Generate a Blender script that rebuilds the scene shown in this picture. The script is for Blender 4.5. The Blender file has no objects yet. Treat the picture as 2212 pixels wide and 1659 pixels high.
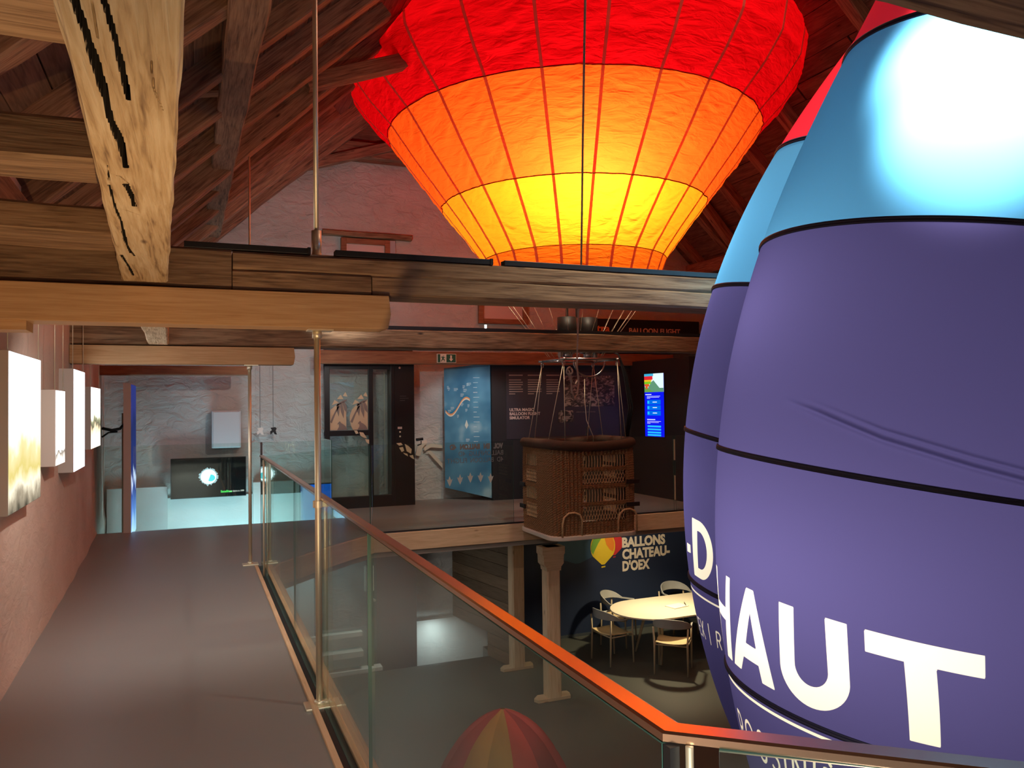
import bpy, bmesh, math, random
import numpy as np
from mathutils import Vector, Matrix, noise
R_ = math.radians
random.seed(4)
SC = bpy.context.scene
COL = SC.collection

# ------------------------------------------------------------------ camera
YAW, PIT, ROL = R_(22.2), R_(1.4), R_(0.72)
f0 = Vector((math.sin(YAW)*math.cos(PIT), math.cos(YAW)*math.cos(PIT), math.sin(PIT)))
r0 = Vector((math.cos(YAW), -math.sin(YAW), 0)); u0 = r0.cross(f0)
rr = math.cos(ROL)*r0 - math.sin(ROL)*u0; uu = math.cos(ROL)*u0 + math.sin(ROL)*r0
cd = bpy.data.cameras.new('camera'); cam = bpy.data.objects.new('camera', cd); COL.objects.link(cam)
M = Matrix.Identity(4)
for i in range(3):
    M[i][0] = rr[i]; M[i][1] = uu[i]; M[i][2] = -f0[i]
M.translation = (0, 0, 1.57)
cam.matrix_world = M
cd.sensor_fit = 'HORIZONTAL'; cd.sensor_width = 36; cd.lens = 1700/2212*36; cd.clip_start = .05
SC.camera = cam
# ------------------------------------------------------------------ world, colour, lights
w = bpy.data.worlds.new('world'); SC.world = w; w.use_nodes = True
w.node_tree.nodes['Background'].inputs[0].default_value = (.05, .045, .05, 1)
w.node_tree.nodes['Background'].inputs[1].default_value = .3
SC.view_settings.view_transform = 'Standard'; SC.view_settings.look = 'None'
SC.view_settings.gamma = 1; SC.view_settings.use_curve_mapping = False
SC.view_settings.exposure = 0.0
SC.cycles.transparent_max_bounces = 24
SC.cycles.sample_clamp_indirect = 4
SC.cycles.max_bounces = 8

def light(kind, name, loc, energy, color, target=None, size=.2, spot=60, blend=.5):
    d = bpy.data.lights.new(name, kind); d.energy = energy; d.color = color
    if kind == 'AREA': d.shape = 'DISK'; d.size = size
    else: d.shadow_soft_size = size
    if kind == 'SPOT': d.spot_size = R_(spot); d.spot_blend = blend
    o = bpy.data.objects.new(name, d); COL.objects.link(o); o.location = loc
    if target is not None:
        o.rotation_euler = (Vector(target)-Vector(loc)).to_track_quat('-Z', 'Y').to_euler()
    return o
light('POINT', 'envelope_lamp', (4.22, 7.98, 4.42), 190, (1, .86, .60), size=.14)
light('POINT', 'envelope_lamp', (4.57, 9.1, 5.3), 120, (1, .78, .55), size=.25)
light('SPOT', 'inflatable_lamp', (2.916, 2.261, 2.785), 150, (1, .98, .93), target=(2.558, 1.912, 2.87), size=.08, spot=112, blend=.6)
light('SPOT', 'inflatable_lamp', (2.916, 2.261, 2.497), 135, (1, .98, .93), target=(2.508, 1.87, 2.565), size=.08, spot=84, blend=.6)
light('POINT', 'inflatable_lamp', (2.618, 2.567, 0.916), 44.8, (1, .93, .88), size=.2)
light('POINT', 'inflatable_lamp', (2.592, 2.652, 1.893), 17.3, (1, .93, .88), size=.15)
light('POINT', 'inflatable_lamp', (3.188, 3.697, 2.276), 44.8, (1, .97, .95), size=.2)
light('POINT', 'inflatable_lamp', (3.06, 3.57, 1.001), 24.6, (1, .97, .95), size=.2)
light('AREA', 'stair_light', (.5, 11.5, -.7), 33, (.45, .85, 1), target=(.6, 12.6, .1), size=1.0)
light('SPOT', 'table_spot', (6.6, 10.1, -.42), 135, (1, .80, .48), target=(6.75, 10.25, -2.3), size=.05, spot=125, blend=.6)
light('SPOT', 'sign_spot', (6.4, 10.6, -.40), 24, (1, .9, .75), target=(7.0, 11.8, -1.0), size=.04, spot=80)
light('SPOT', 'beam_fill', (.28, 2.1, .10), 110, (1, .62, .30), target=(-.15, 3.1, 2.2), size=.03, spot=120, blend=.8)  # added lamp below the frame, warms the beam undersides
light('SPOT', 'gallery_fill', (-.1, -.9, 2.1), 440, (1, .93, .80), target=(-.1, .5, 0), size=.03, spot=112, blend=.9)  # added fill behind the camera, brightens walkway floor and left wall
light('SPOT', 'gallery_fill', (-.1, 4.9, 2.1), 105, (1, .86, .76), target=(-.3, 7.4, 0), size=.03, spot=125, blend=1)  # second added fill, for the far half of the walkway
light('SPOT', 'ridge_spot', (3.2, 2.2, 5.2), 560, (1, .92, .74), target=(2.3, 6.6, -2.3), size=.1, spot=55, blend=1)
light('SPOT', 'landing_spot', (2.0, 6.5, 4.4), 130, (1, .86, .84), target=(3.0, 10.8, 0), size=.05, spot=60, blend=1)
light('SPOT', 'gable_fill', (1.2, 7.4, 2.6), 170, (.92, .90, .86), target=(2.6, 12.6, 3.6), size=.05, spot=75, blend=1)  # added neutral fill, tempers the red on the gable
light('SPOT', 'panel_spot', (3.6, 10.6, 2.3), 45, (.8, .95, 1), target=(4.2, 12.2, 1.2), size=.04, spot=60, blend=.6)
light('SPOT', 'lift_spot', (1.6, 9.4, 2.6), 75, (1, .92, .86), target=(1.2, 12.6, 1.1), size=.03, spot=75, blend=1)
light('AREA', 'lower_gallery_lamp', (2.4, 10.9, -.34), 15, (1, .95, .88), target=(2.4, 10.95, -2), size=.5)
light('AREA', 'stairwell_lamp', (3.6, 12.1, -2.0), 4, (.8, .95, 1), target=(3.5, 12.5, -3), size=.3)
light('AREA', 'hall_fill', (4.6, 4.6, 6.6), 60, (1, .55, .38), target=(4.6, 3.5, 0), size=2.0)  # added ambient fill high over the void, not a fixture

# ------------------------------------------------------------------ node helpers
MATS = {}
def newmat(name):
    m = bpy.data.materials.new(name); m.use_nodes = True
    nt = m.node_tree; nt.nodes.clear()
    out = nt.nodes.new('ShaderNodeOutputMaterial')
    return m, nt, out
def nd(nt, t, **kw):
    n = nt.nodes.new(t)
    for k, v in kw.items():
        if k in n.inputs: n.inputs[k].default_value = v
        else: setattr(n, k, v)
    return n
def ramp(nt, stops, src, interp='LINEAR'):
    r = nt.nodes.new('ShaderNodeValToRGB'); r.color_ramp.interpolation = interp
    e = r.color_ramp.elements
    while len(e) > 1: e.remove(e[-1])
    e[0].position = stops[0][0]; e[0].color = (*stops[0][1], 1)
    for p, c in stops[1:]:
        x = e.new(p); x.color = (*c, 1)
    if src is not None: nt.links.new(src, r.inputs[0])
    return r
def coords(nt, scale, rnd=True):
    tc = nt.nodes.new('ShaderNodeTexCoord'); mp = nt.nodes.new('ShaderNodeMapping')
    mp.inputs['Scale'].default_value = scale
    nt.links.new(tc.outputs['Object'], mp.inputs[0])
    if rnd:
        oi = nt.nodes.new('ShaderNodeObjectInfo'); mu = nd(nt, 'ShaderNodeMath', operation='MULTIPLY'); mu.inputs[1].default_value = 37
        nt.links.new(oi.outputs['Random'], mu.inputs[0]); cb = nt.nodes.new('ShaderNodeCombineXYZ')
        for i in range(3): nt.links.new(mu.outputs[0], cb.inputs[i])
        nt.links.new(cb.outputs[0], mp.inputs['Location'])
    return mp
def plain(name, col, rough=.6, metal=0, bump=0, bscale=40, var=0, spec=.5):
    if name in MATS: return MATS[name]
    m, nt, out = newmat(name)
    b = nd(nt, 'ShaderNodeBsdfPrincipled'); b.inputs['Base Color'].default_value = (*col, 1)
    b.inputs['Roughness'].default_value = rough; b.inputs['Metallic'].default_value = metal
    b.inputs['Specular IOR Level'].default_value = spec
    nt.links.new(b.outputs[0], out.inputs[0])
    if bump or var:
        mp = coords(nt, (1, 1, 1), False)
        n = nd(nt, 'ShaderNodeTexNoise'); n.inputs['Scale'].default_value = bscale; n.inputs['Detail'].default_value = 6
        nt.links.new(mp.outputs[0], n.inputs['Vector'])
        if bump:
            bp = nd(nt, 'ShaderNodeBump'); bp.inputs['Strength'].default_value = bump; bp.inputs['Distance'].default_value = .02
            nt.links.new(n.outputs[0], bp.inputs['Height']); nt.links.new(bp.outputs[0], b.inputs['Normal'])
        if var:
            r = ramp(nt, [(.3, tuple(c*(1-var) for c in col)), (.7, tuple(min(1, c*(1+var)) for c in col))], n.outputs[0])
            nt.links.new(r.outputs[0], b.inputs['Base Color'])
    MATS[name] = m; return m
def emit(name, col, s):
    if name in MATS: return MATS[name]
    m, nt, out = newmat(name); e = nd(nt, 'ShaderNodeEmission'); e.inputs[0].default_value = (*col, 1); e.inputs[1].default_value = s
    nt.links.new(e.outputs[0], out.inputs[0]); MATS[name] = m; return m
def wood(name, dark, mid, light_, rough=.75, grain=1.0, bump=.35, knots=True):
    if name in MATS: return MATS[name]
    m, nt, out = newmat(name)
    b = nd(nt, 'ShaderNodeBsdfPrincipled'); b.inputs['Roughness'].default_value = rough
    nt.links.new(b.outputs[0], out.inputs[0])
    mp = coords(nt, (1.1, 11*grain, 11*grain))
    n1 = nd(nt, 'ShaderNodeTexNoise'); n1.inputs['Scale'].default_value = 1.6; n1.inputs['Detail'].default_value = 8; n1.inputs['Distortion'].default_value = 1.2
    nt.links.new(mp.outputs[0], n1.inputs['Vector'])
    mp2 = coords(nt, (3.0, 60*grain, 60*grain))
    n2 = nd(nt, 'ShaderNodeTexNoise'); n2.inputs['Scale'].default_value = 1.5; n2.inputs['Detail'].default_value = 5; n2.inputs['Distortion'].default_value = .6
    nt.links.new(mp2.outputs[0], n2.inputs['Vector'])
    ad = nd(nt, 'ShaderNodeMath', operation='MULTIPLY_ADD'); ad.inputs[1].default_value = .55
    nt.links.new(n2.outputs[0], ad.inputs[0])
    h = nd(nt, 'ShaderNodeMath', operation='MULTIPLY'); h.inputs[1].default_value = .55; nt.links.new(n1.outputs[0], h.inputs[0])
    nt.links.new(h.outputs[0], ad.inputs[2])
    r = ramp(nt, [(.36, dark), (.50, mid), (.66, light_)], ad.outputs[0])
    col = r.outputs[0]
    if knots:
        mp3 = coords(nt, (1.6, 5, 5))
        v = nd(nt, 'ShaderNodeTexVoronoi'); v.inputs['Scale'].default_value = 1.1; nt.links.new(mp3.outputs[0], v.inputs['Vector'])
        kr = ramp(nt, [(.03, (1, 1, 1)), (.085, (0, 0, 0))], v.outputs['Distance'])
        mx = nd(nt, 'ShaderNodeMix', data_type='RGBA'); nt.links.new(kr.outputs[0], mx.inputs[0])
        nt.links.new(col, mx.inputs[6]); mx.inputs[7].default_value = tuple(c*.55 for c in dark)+(1,); col = mx.outputs[2]
    oi = nd(nt, 'ShaderNodeObjectInfo'); mr = nd(nt, 'ShaderNodeMapRange'); mr.inputs[3].default_value = .78; mr.inputs[4].default_value = 1.15
    nt.links.new(oi.outputs['Random'], mr.inputs[0])
    mm = nd(nt, 'ShaderNodeMix', data_type='RGBA', blend_type='MULTIPLY'); mm.inputs[0].default_value = 1
    nt.links.new(col, mm.inputs[6]); nt.links.new(mr.outputs[0], mm.inputs[7]); nt.links.new(mm.outputs[2], b.inputs['Base Color'])
    bp = nd(nt, 'ShaderNodeBump'); bp.inputs['Strength'].default_value = bump; bp.inputs['Distance'].default_value = .012
    nt.links.new(ad.outputs[0], bp.inputs['Height']); nt.links.new(bp.outputs[0], b.inputs['Normal'])
    MATS[name] = m; return m
def plaster(name, c1, c2, strength=.6):
    if name in MATS: return MATS[name]
    m, nt, out = newmat(name)
    b = nd(nt, 'ShaderNodeBsdfPrincipled'); b.inputs['Roughness'].default_value = .92; nt.links.new(b.outputs[0], out.inputs[0])
    mp = coords(nt, (1, 1, 1.6), False)
    n = nd(nt, 'ShaderNodeTexNoise'); n.inputs['Scale'].default_value = 5; n.inputs['Detail'].default_value = 9; n.inputs['Roughness'].default_value = .6; n.inputs['Distortion'].default_value = .8
    nt.links.new(mp.outputs[0], n.inputs['Vector'])
    n2 = nd(nt, 'ShaderNodeTexNoise'); n2.inputs['Scale'].default_value = 1.3; n2.inputs['Detail'].default_value = 3
    nt.links.new(mp.outputs[0], n2.inputs['Vector'])
    r = ramp(nt, [(.35, c1), (.65, c2)], n2.outputs[0]); nt.links.new(r.outputs[0], b.inputs['Base Color'])
    bp = nd(nt, 'ShaderNodeBump'); bp.inputs['Strength'].default_value = strength; bp.inputs['Distance'].default_value = .05
    nt.links.new(n.outputs[0], bp.inputs['Height']); nt.links.new(bp.outputs[0], b.inputs['Normal'])
    MATS[name] = m; return m
def fabric(name, col, trans=.6, weave=.15, ink=None, wrinkle=0.0):
    if name in MATS: return MATS[name]
    m, nt, out = newmat(name)
    d = nd(nt, 'ShaderNodeBsdfDiffuse'); t = nd(nt, 'ShaderNodeBsdfTranslucent'); mx = nd(nt, 'ShaderNodeMixShader'); mx.inputs[0].default_value = trans
    d.inputs[0].default_value = (*col, 1); t.inputs[0].default_value = (*col, 1)
    nt.links.new(d.outputs[0], mx.inputs[1]); nt.links.new(t.outputs[0], mx.inputs[2]); nt.links.new(mx.outputs[0], out.inputs[0])
    if ink:
        at = nd(nt, 'ShaderNodeAttribute', attribute_name='ink')
        r = ramp(nt, [(.0, col), (.485, col), (.515, ink), (1, ink)], at.outputs['Fac'])
        nt.links.new(r.outputs[0], d.inputs[0]); nt.links.new(r.outputs[0], t.inputs[0])
    if wrinkle:
        mp = coords(nt, (1.0, 1.0, 4.5), True)
        n = nd(nt, 'ShaderNodeTexNoise'); n.inputs['Scale'].default_value = 3.2; n.inputs['Detail'].default_value = 4; n.inputs['Distortion'].default_value = 1.3
        nt.links.new(mp.outputs[0], n.inputs['Vector'])
        bp = nd(nt, 'ShaderNodeBump'); bp.inputs['Strength'].default_value = wrinkle; bp.inputs['Distance'].default_value = .06
        nt.links.new(n.outputs[0], bp.inputs['Height'])
        nt.links.new(bp.outputs[0], d.inputs['Normal']); nt.links.new(bp.outputs[0], t.inputs['Normal'])
    MATS[name] = m; return m
def glassmat(name, tint=(.90, .95, .93), refl=.8, base=.04):
    if name in MATS: return MATS[name]
    m, nt, out = newmat(name)
    t = nd(nt, 'ShaderNodeBsdfTransparent'); t.inputs[0].default_value = (*tint, 1)
    g = nd(nt, 'ShaderNodeBsdfGlossy'); g.inputs['Roughness'].default_value = .01; g.inputs[0].default_value = (.9, 1, .97, 1)
    lw = nd(nt, 'ShaderNodeLayerWeight'); lw.inputs[0].default_value = .5
    p = nd(nt, 'ShaderNodeMath', operation='POWER'); p.inputs[1].default_value = 4.5; nt.links.new(lw.outputs['Facing'], p.inputs[0])
    a = nd(nt, 'ShaderNodeMath', operation='MULTIPLY_ADD'); a.inputs[1].default_value = refl; a.inputs[2].default_value = base; nt.links.new(p.outputs[0], a.inputs[0])
    mx = nd(nt, 'ShaderNodeMixShader'); nt.links.new(a.outputs[0], mx.inputs[0]); nt.links.new(t.outputs[0], mx.inputs[1]); nt.links.new(g.outputs[0], mx.inputs[2])
    nt.links.new(mx.outputs[0], out.inputs[0]); MATS[name] = m; return m

OLDWOOD = wood('old_timber', (.07, .035, .018), (.21, .12, .06), (.35, .22, .12))
PALEWOOD = wood('pale_timber', (.27, .16, .075), (.66, .47, .25), (.84, .67, .42), bump=.9)
NEWWOOD = wood('glulam_timber', (.48, .26, .10), (.58, .34, .15), (.66, .41, .20), grain=1.6, bump=.08, knots=False)
FASCIA = wood('spruce_board', (.50, .32, .18), (.62, .43, .26), (.70, .50, .32), bump=.06)
ROOFWOOD = wood('roof_timber', (.09, .045, .03), (.27, .14, .085), (.44, .25, .15))
BOARDS = wood('roof_board', (.09, .045, .03), (.17, .09, .055), (.26, .14, .09), grain=.7)
FRAMEWOOD = wood('window_wood', (.17, .065, .03), (.25, .105, .05), (.32, .15, .07), bump=.1, knots=False)
BROWNWALL = wood('brown_board', (.10, .06, .03), (.14, .09, .05), (.17, .11, .065), bump=.08, knots=False)
PLWALL = plaster('pink_plaster', (.62, .50, .41), (.70, .57, .48), .3)
PLGABLE = plaster('gable_plaster', (.50, .49, .46), (.61, .60, .57), 1.0)
PLLOW = plaster('stair_plaster', (.62, .60, .56), (.70, .68, .64), .25)
STEEL = plain('brushed_steel', (.84, .78, .60), .45, .8)
DARKSTEEL = plain('dark_steel', (.10, .09, .09), .4, .6)
BLACK = plain('black_metal', (.012, .012, .014), .45)
BLACKP = plain('black_panel', (.018, .019, .026), .55)
CARPET = plain('grey_vinyl', (.25, .245, .24), .42, bump=.04, bscale=220, spec=.35)
LOWFLOOR = plain('green_grey_vinyl', (.085, .092, .080), .5, bump=.03, bscale=200)
GLASS = glassmat('railing_glass')
GEDGE = plain('glass_edge', (.05, .12, .10), .2)

# ------------------------------------------------------------------ mesh helpers
def world(o):
    if o is None: return Matrix.Identity(4)
    return world(o.parent) @ o.matrix_basis
def finish(me, name, mat, parent=None, M=None, smooth=False, mats=None):
    for mm in (mats or [mat]): me.materials.append(mm)
    if smooth: me.polygons.foreach_set('use_smooth', [True]*len(me.polygons))
    o = bpy.data.objects.new(name, me); COL.objects.link(o); o.parent = parent
    o.matrix_basis = world(parent).inverted() @ (M if M is not None else Matrix.Identity(4))
    return o
def mk(name, verts, faces, mat, parent=None, M=None, smooth=False, mats=None, midx=None):
    verts = [Vector(v) for v in verts]
    if M is None:                                   # origin at the base centre
        lo = [min(v[i] for v in verts) for i in range(3)]; hi = [max(v[i] for v in verts) for i in range(3)]
        c = Vector(((lo[0]+hi[0])/2, (lo[1]+hi[1])/2, lo[2])); verts = [v-c for v in verts]; M = Matrix.Translation(c)
    me = bpy.data.meshes.new(name); me.from_pydata([tuple(v) for v in verts], [], faces); me.update()
    o = finish(me, name, mat, parent, M, smooth, mats)
    if midx: me.polygons.foreach_set('material_index', midx)
    return o
class MB:
    def __init__(s): s.v = []; s.f = []
    def add(s, v, f):
        k = len(s.v); s.v += [Vector(p) for p in v]; s.f += [[i+k for i in q] for q in f]; return s
    def box(s, x0, x1, y0, y1, z0, z1):
        return s.add([(x0,y0,z0),(x1,y0,z0),(x1,y1,z0),(x0,y1,z0),(x0,y0,z1),(x1,y0,z1),(x1,y1,z1),(x0,y1,z1)],
                     [(0,3,2,1),(4,5,6,7),(0,1,5,4),(1,2,6,5),(2,3,7,6),(3,0,4,7)])
    def prism(s, poly, z0, z1):
        n = len(poly)
        return s.add([(x,y,z0) for x,y in poly]+[(x,y,z1) for x,y in poly],
                     [list(range(n))[::-1], list(range(n, 2*n))]+[(i,(i+1)%n,(i+1)%n+n,i+n) for i in range(n)])
    def tube(s, pts, r, n=8, closed=False, cap=True):
        pts = [Vector(p) for p in pts]; m = len(pts); rs = r if isinstance(r, (list, tuple)) else [r]*m
        vs = []; prev = None
        for i, p in enumerate(pts):
            t = (pts[(i+1) % m]-pts[i-1]) if closed else (pts[min(i+1, m-1)]-pts[max(i-1, 0)])
            t.normalize()
            if prev is None:
                a = Vector((0, 0, 1)) if abs(t.z) < .9 else Vector((1, 0, 0)); x = t.cross(a).normalized()
            else: x = (prev - t*prev.dot(t)).normalized()
            prev = x; y = t.cross(x)
            for k in range(n):
                th = 2*math.pi*k/n; vs.append(p+(x*math.cos(th)+y*math.sin(th))*rs[i])
        fs = []
        for i in range(m if closed else m-1):
            for k in range(n):
                a = i*n; b = ((i+1) % m)*n; fs.append((a+k, a+(k+1) % n, b+(k+1) % n, b+k))
        if cap and not closed: fs += [list(range(n))[::-1], list(range((m-1)*n, m*n))]
        return s.add(vs, fs)
    def lathe(s, prof, c=(0,0,0), n=24):
        c = Vector(c); m = len(prof)
        vs = [c+Vector((r*math.cos(2*math.pi*k/n), r*math.sin(2*math.pi*k/n), z)) for r, z in prof for k in range(n)]
        fs = [(i*n+k, i*n+(k+1) % n, (i+1)*n+(k+1) % n, (i+1)*n+k) for i in range(m-1) for k in range(n)]
        return s.add(vs, fs)
    def build(s, name, mat, parent=None, smooth=False, bevel=0, M=None):
        o = mk(name, s.v, s.f, mat, parent, M, smooth)
        if bevel:
            b = o.modifiers.new('bevel', 'BEVEL'); b.width = bevel; b.segments = 2; b.limit_method = 'ANGLE'
        return o
def box(name, x0, x1, y0, y1, z0, z1, mat, parent=None, bevel=0):
    return MB().box(x0, x1, y0, y1, z0, z1).build(name, mat, parent, bevel=bevel)
def tube(name, pts, r, mat, parent=None, n=10, closed=False):
    return MB().tube(pts, r, n, closed).build(name, mat, parent, smooth=True)
def thing(name, label, cat, loc=(0,0,0), rz=0, group=None):
    o = bpy.data.objects.new(name, None); COL.objects.link(o); o.empty_display_size = .1
    o.matrix_basis = Matrix.Translation(loc) @ Matrix.Rotation(rz, 4, 'Z')
    return tag(o, label, cat, group)
def tag(o, label, cat, group=None):
    o['label'] = label; o['category'] = cat
    if group: o['group'] = group
    return o
def struct(o): o['kind'] = 'structure'; return o
def setting(name, loc=(0,0,0)):
    o = bpy.data.objects.new(name, None); COL.objects.link(o); o.location = loc; return struct(o)
def frame_axes(p0, p1, up=(0,0,1)):
    p0, p1 = Vector(p0), Vector(p1); x = (p1-p0).normalized(); y = Vector(up).cross(x).normalized(); z = x.cross(y)
    m = Matrix.Identity(4)
    for i in range(3): m[i][0] = x[i]; m[i][1] = y[i]; m[i][2] = z[i]
    m.translation = (p0+p1)/2
    return m, (p1-p0).length
SEED = [0]
def timber(name, p0, p1, w_, h_, mat, parent=None, up=(0,0,1), rough=.008, seg=.18, ch=.012):
    """a hewn timber: chamfered, slightly uneven section swept along its length (local X = grain)"""
    m, L = frame_axes(p0, p1, up); n = max(1, int(L/seg)); SEED[0] += 1; sd = SEED[0]*7.3
    a, b = w_/2, h_/2; sec = [(-a+ch,-b),(a-ch,-b),(a,-b+ch),(a,b-ch),(a-ch,b),(-a+ch,b),(-a,b-ch),(-a,-b+ch)]
    vs = []
    for i in range(n+1):
        x = -L/2+L*i/n
        for k, (y, z) in enumerate(sec):
            q = Vector((x*1.7+sd, y*3+sd, z*3-sd)); d = noise.noise_vector(q)*rough
            d2 = noise.noise_vector(q*5)*rough*.4
            vs.append((x, y+d.y+d2.y, z+d.z+d2.z))
    fs = [(i*8+k, i*8+(k+1) % 8, (i+1)*8+(k+1) % 8, (i+1)*8+k) for i in range(n) for k in range(8)]
    fs = [f[::-1] for f in fs]
    fs += [list(range(8)), list(range(n*8, n*8+8))[::-1]]
    return mk(name, vs, fs, mat, parent, M=m)
def polyplate(name, poly, z0, z1, mat, parent=None): return MB().prism(poly, z0, z1).build(name, mat, parent)
_txt = {}
def text(name, s, size, mat, M, parent=None, bold=0.0, depth=.001, align='LEFT', width=None, spacing=1.0, mirror=False):
    cu = bpy.data.curves.new('t', 'FONT'); cu.body = s; cu.size = size; cu.offset = bold; cu.extrude = depth; cu.align_x = align
    cu.space_character = spacing; cu.resolution_u = 3
    to = bpy.data.objects.new('t', cu); COL.objects.link(to)
    bpy.context.view_layer.update()
    me = bpy.data.meshes.new_from_object(to.evaluated_get(bpy.context.evaluated_depsgraph_get()))
    bpy.data.objects.remove(to); bpy.data.curves.remove(cu)
    if len(me.vertices) and width:
        xs = [v.co.x for v in me.vertices]; k = width/(max(xs)-min(xs)); x0 = min(xs)
        for v in me.vertices: v.co.x = (v.co.x-x0)*k
    me.materials.clear(); me.name = name
    return finish(me, name, mat, parent, M)
def facing(x, y, z, rz=0.0):
    """matrix for text standing upright, read from -Y, at x,y,z; rz turns it about Z"""
    return Matrix.Translation((x, y, z)) @ Matrix.Rotation(rz, 4, 'Z') @ Matrix.Rotation(R_(90), 4, 'X')
def flatpoly(name, pts, mat, parent, M, t=.002):
    n = len(pts)
    return mk(name, [(x,y,0) for x,y in pts]+[(x,y,t) for x,y in pts],
              [list(range(n))[::-1], list(range(n,2*n))]+[(i,(i+1)%n,(i+1)%n+n,i+n) for i in range(n)], mat, parent, M=M)

# ================================================================== THE SETTING
LOW = -2.3
def zr(x): return 3.876+.92*x if x < 4.6 else 3.876+.92*(9.2-x)
# left wall (slightly bent plaster), from the lower floor to the wall plate
wl = [(-.98, -3.0), (-.98, 5.1), (-1.03, 8.3), (-1.12, 11.1), (-1.14, 12.6)]
v = []; f = []
for i in range(len(wl)-1):
    (xa, ya), (xb, yb) = wl[i], wl[i+1]
    n = max(2, int((yb-ya)/.25))
    for k in range(n + (i == len(wl)-2)):
        t = k/n; v.append((xa+(xb-xa)*t, ya+(yb-ya)*t))
zs = [LOW-1.3, -1, -.3, 0, .06, .14, .4, .8, 1.2, 1.6, 2.0, 2.5, 3.05]
vv = [(x + (.02*noise.noise(Vector((y*1.3, z*1.5, 3))) + .025*math.exp(-max(0, z)/.08)*(1 if z >= 0 else 0)), y, z) for x, y in v for z in zs]
nz = len(zs)
ff = [(i*nz+j, i*nz+j+1, (i+1)*nz+j+1, (i+1)*nz+j) for i in range(len(v)-1) for j in range(nz-1)]
k = len(vv); vv += [(-1.4, y, z) for x, y in v for z in (zs[0], zs[-1])]
ff += [(k+2*i, k+2*i+2, k+2*i+3, k+2*i+1) for i in range(len(v)-1)]
struct(mk('wall_left', vv, ff, PLWALL, smooth=True))
# gable wall
G = 12.6
xs = np.linspace(-1.4, 10.6, 70); zz = np.linspace(0, 1, 44)
vv = []; top = lambda x: zr(x)-.02
for x in xs:
    for t in zz:
        z = -3.7+(top(x)+3.7)*t
        vv.append((x, G+.03*noise.noise(Vector((x*.9, z*.9, 1)))+.012*noise.noise(Vector((x*4, z*6, 2))), z))
n2 = len(zz)
ff = [(i*n2+j, (i+1)*n2+j, (i+1)*n2+j+1, i*n2+j+1) for i in range(len(xs)-1) for j in range(n2-1)]
k = len(vv); vv += [(x, G+.4, z) for x in xs for z in (-3.7, top(x))]
ff += [(k+2*i, k+2*i+1, k+2*i+3, k+2*i+2) for i in range(len(xs)-1)]
struct(mk('wall_back', vv, ff, PLGABLE, smooth=True))
struct(box('wall_right', 10.3, 10.6, -3, G, LOW, 3.0, PLWALL))
struct(MB().prism([(-1.4,-3.3),(10.6,-3.3),(10.6,-3.0),(-1.4,-3.0)], LOW, 2.8).add(
    [(-1.4,-3.3,2.8),(10.6,-3.3,2.8),(4.6,-3.3,8.1),(-1.4,-3.0,2.8),(10.6,-3.0,2.8),(4.6,-3.0,8.1)], [(0,1,2),(3,5,4)]).build('wall_front', PLWALL))
# lower floor with the stair opening, stair pit below it
lf = setting('floor_lower')
polyplate('floor_slab', [(-1.1,-3),(10.3,-3),(10.3,11.9),(4.3,11.9),(4.3,11.42),(1.95,11.42),(-1.1,11.42)], LOW-.25, LOW, LOWFLOOR, lf)
box('pit_floor', -1.1, 4.3, 11.4, 12.6, -3.75, -3.6, PLLOW, lf)
struct(box('wall_pit', -1.1, 4.6, 12.44, 12.56, -3.7, -1.93, PLLOW))
# upper floor deck: walkway at left, cut corner, far landing
duck = [(-1.1,-3),(3.0,-3),(3.0,-.95),(1.06,.62),(.72,.94),(.72,8.0),(.80,8.28),(1.04,8.56),(1.38,8.95),(1.72,9.30),(2.05,9.60),(10.3,9.60),(10.3,12.6),(1.78,12.6),(1.78,11.12),(-.62,11.12),(-1.14,11.12)]
duck2 = duck[:]
uf = setting('floor_upper')
polyplate('floor_covering', duck2, -.03, 0, CARPET, uf)
polyplate('floor_soffit', duck2, -.30, -.035, plain('soffit_paint', (.30, .26, .22), .8), uf)
# fascia boards along the deck edge (each board a piece)
edge = [(1.06,.62),(.72,.94),(.72,8.0),(.80,8.28),(1.04,8.56),(1.38,8.95),(1.72,9.30),(2.05,9.60)]
def fascia(a, b, z0=-.235, z1=-.012, t=.035):
    d = Vector((b[0]-a[0], b[1]-a[1], 0)).normalized(); nrm = Vector((d.y, -d.x, 0))
    p = Vector((*a, (z0+z1)/2))+nrm*t/2; q = Vector((*b, (z0+z1)/2))+nrm*t/2
    timber('fascia_board', p-d*.008, q+d*.008, t, z1-z0, FASCIA, uf, rough=.0, seg=2, ch=.003)
for a, b in zip(edge, edge[1:]): fascia(a, b)
for a, b in [(2.05, 4.55), (4.55, 7.2), (7.2, 10.2)]: fascia((a, 9.6), (b-.004, 9.6))
# pale kerbs and the dark glazing channel in the walkway floor
timber('kerb_strip', (.588, .96, .006), (.588, 8.12, .006), .03, .022, FASCIA, uf, rough=0, seg=3, ch=.002)
timber('kerb_strip', (.700, .96, .006), (.700, 8.12, .006), .065, .024, FASCIA, uf, rough=0, seg=3, ch=.002)
box('glazing_channel', .604, .666, .95, 8.14, -.005, .004, BLACK, uf)
box('floor_trim', 2.05, 10.2, 9.585, 9.60, .0, .012, BLACK, uf)

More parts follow.
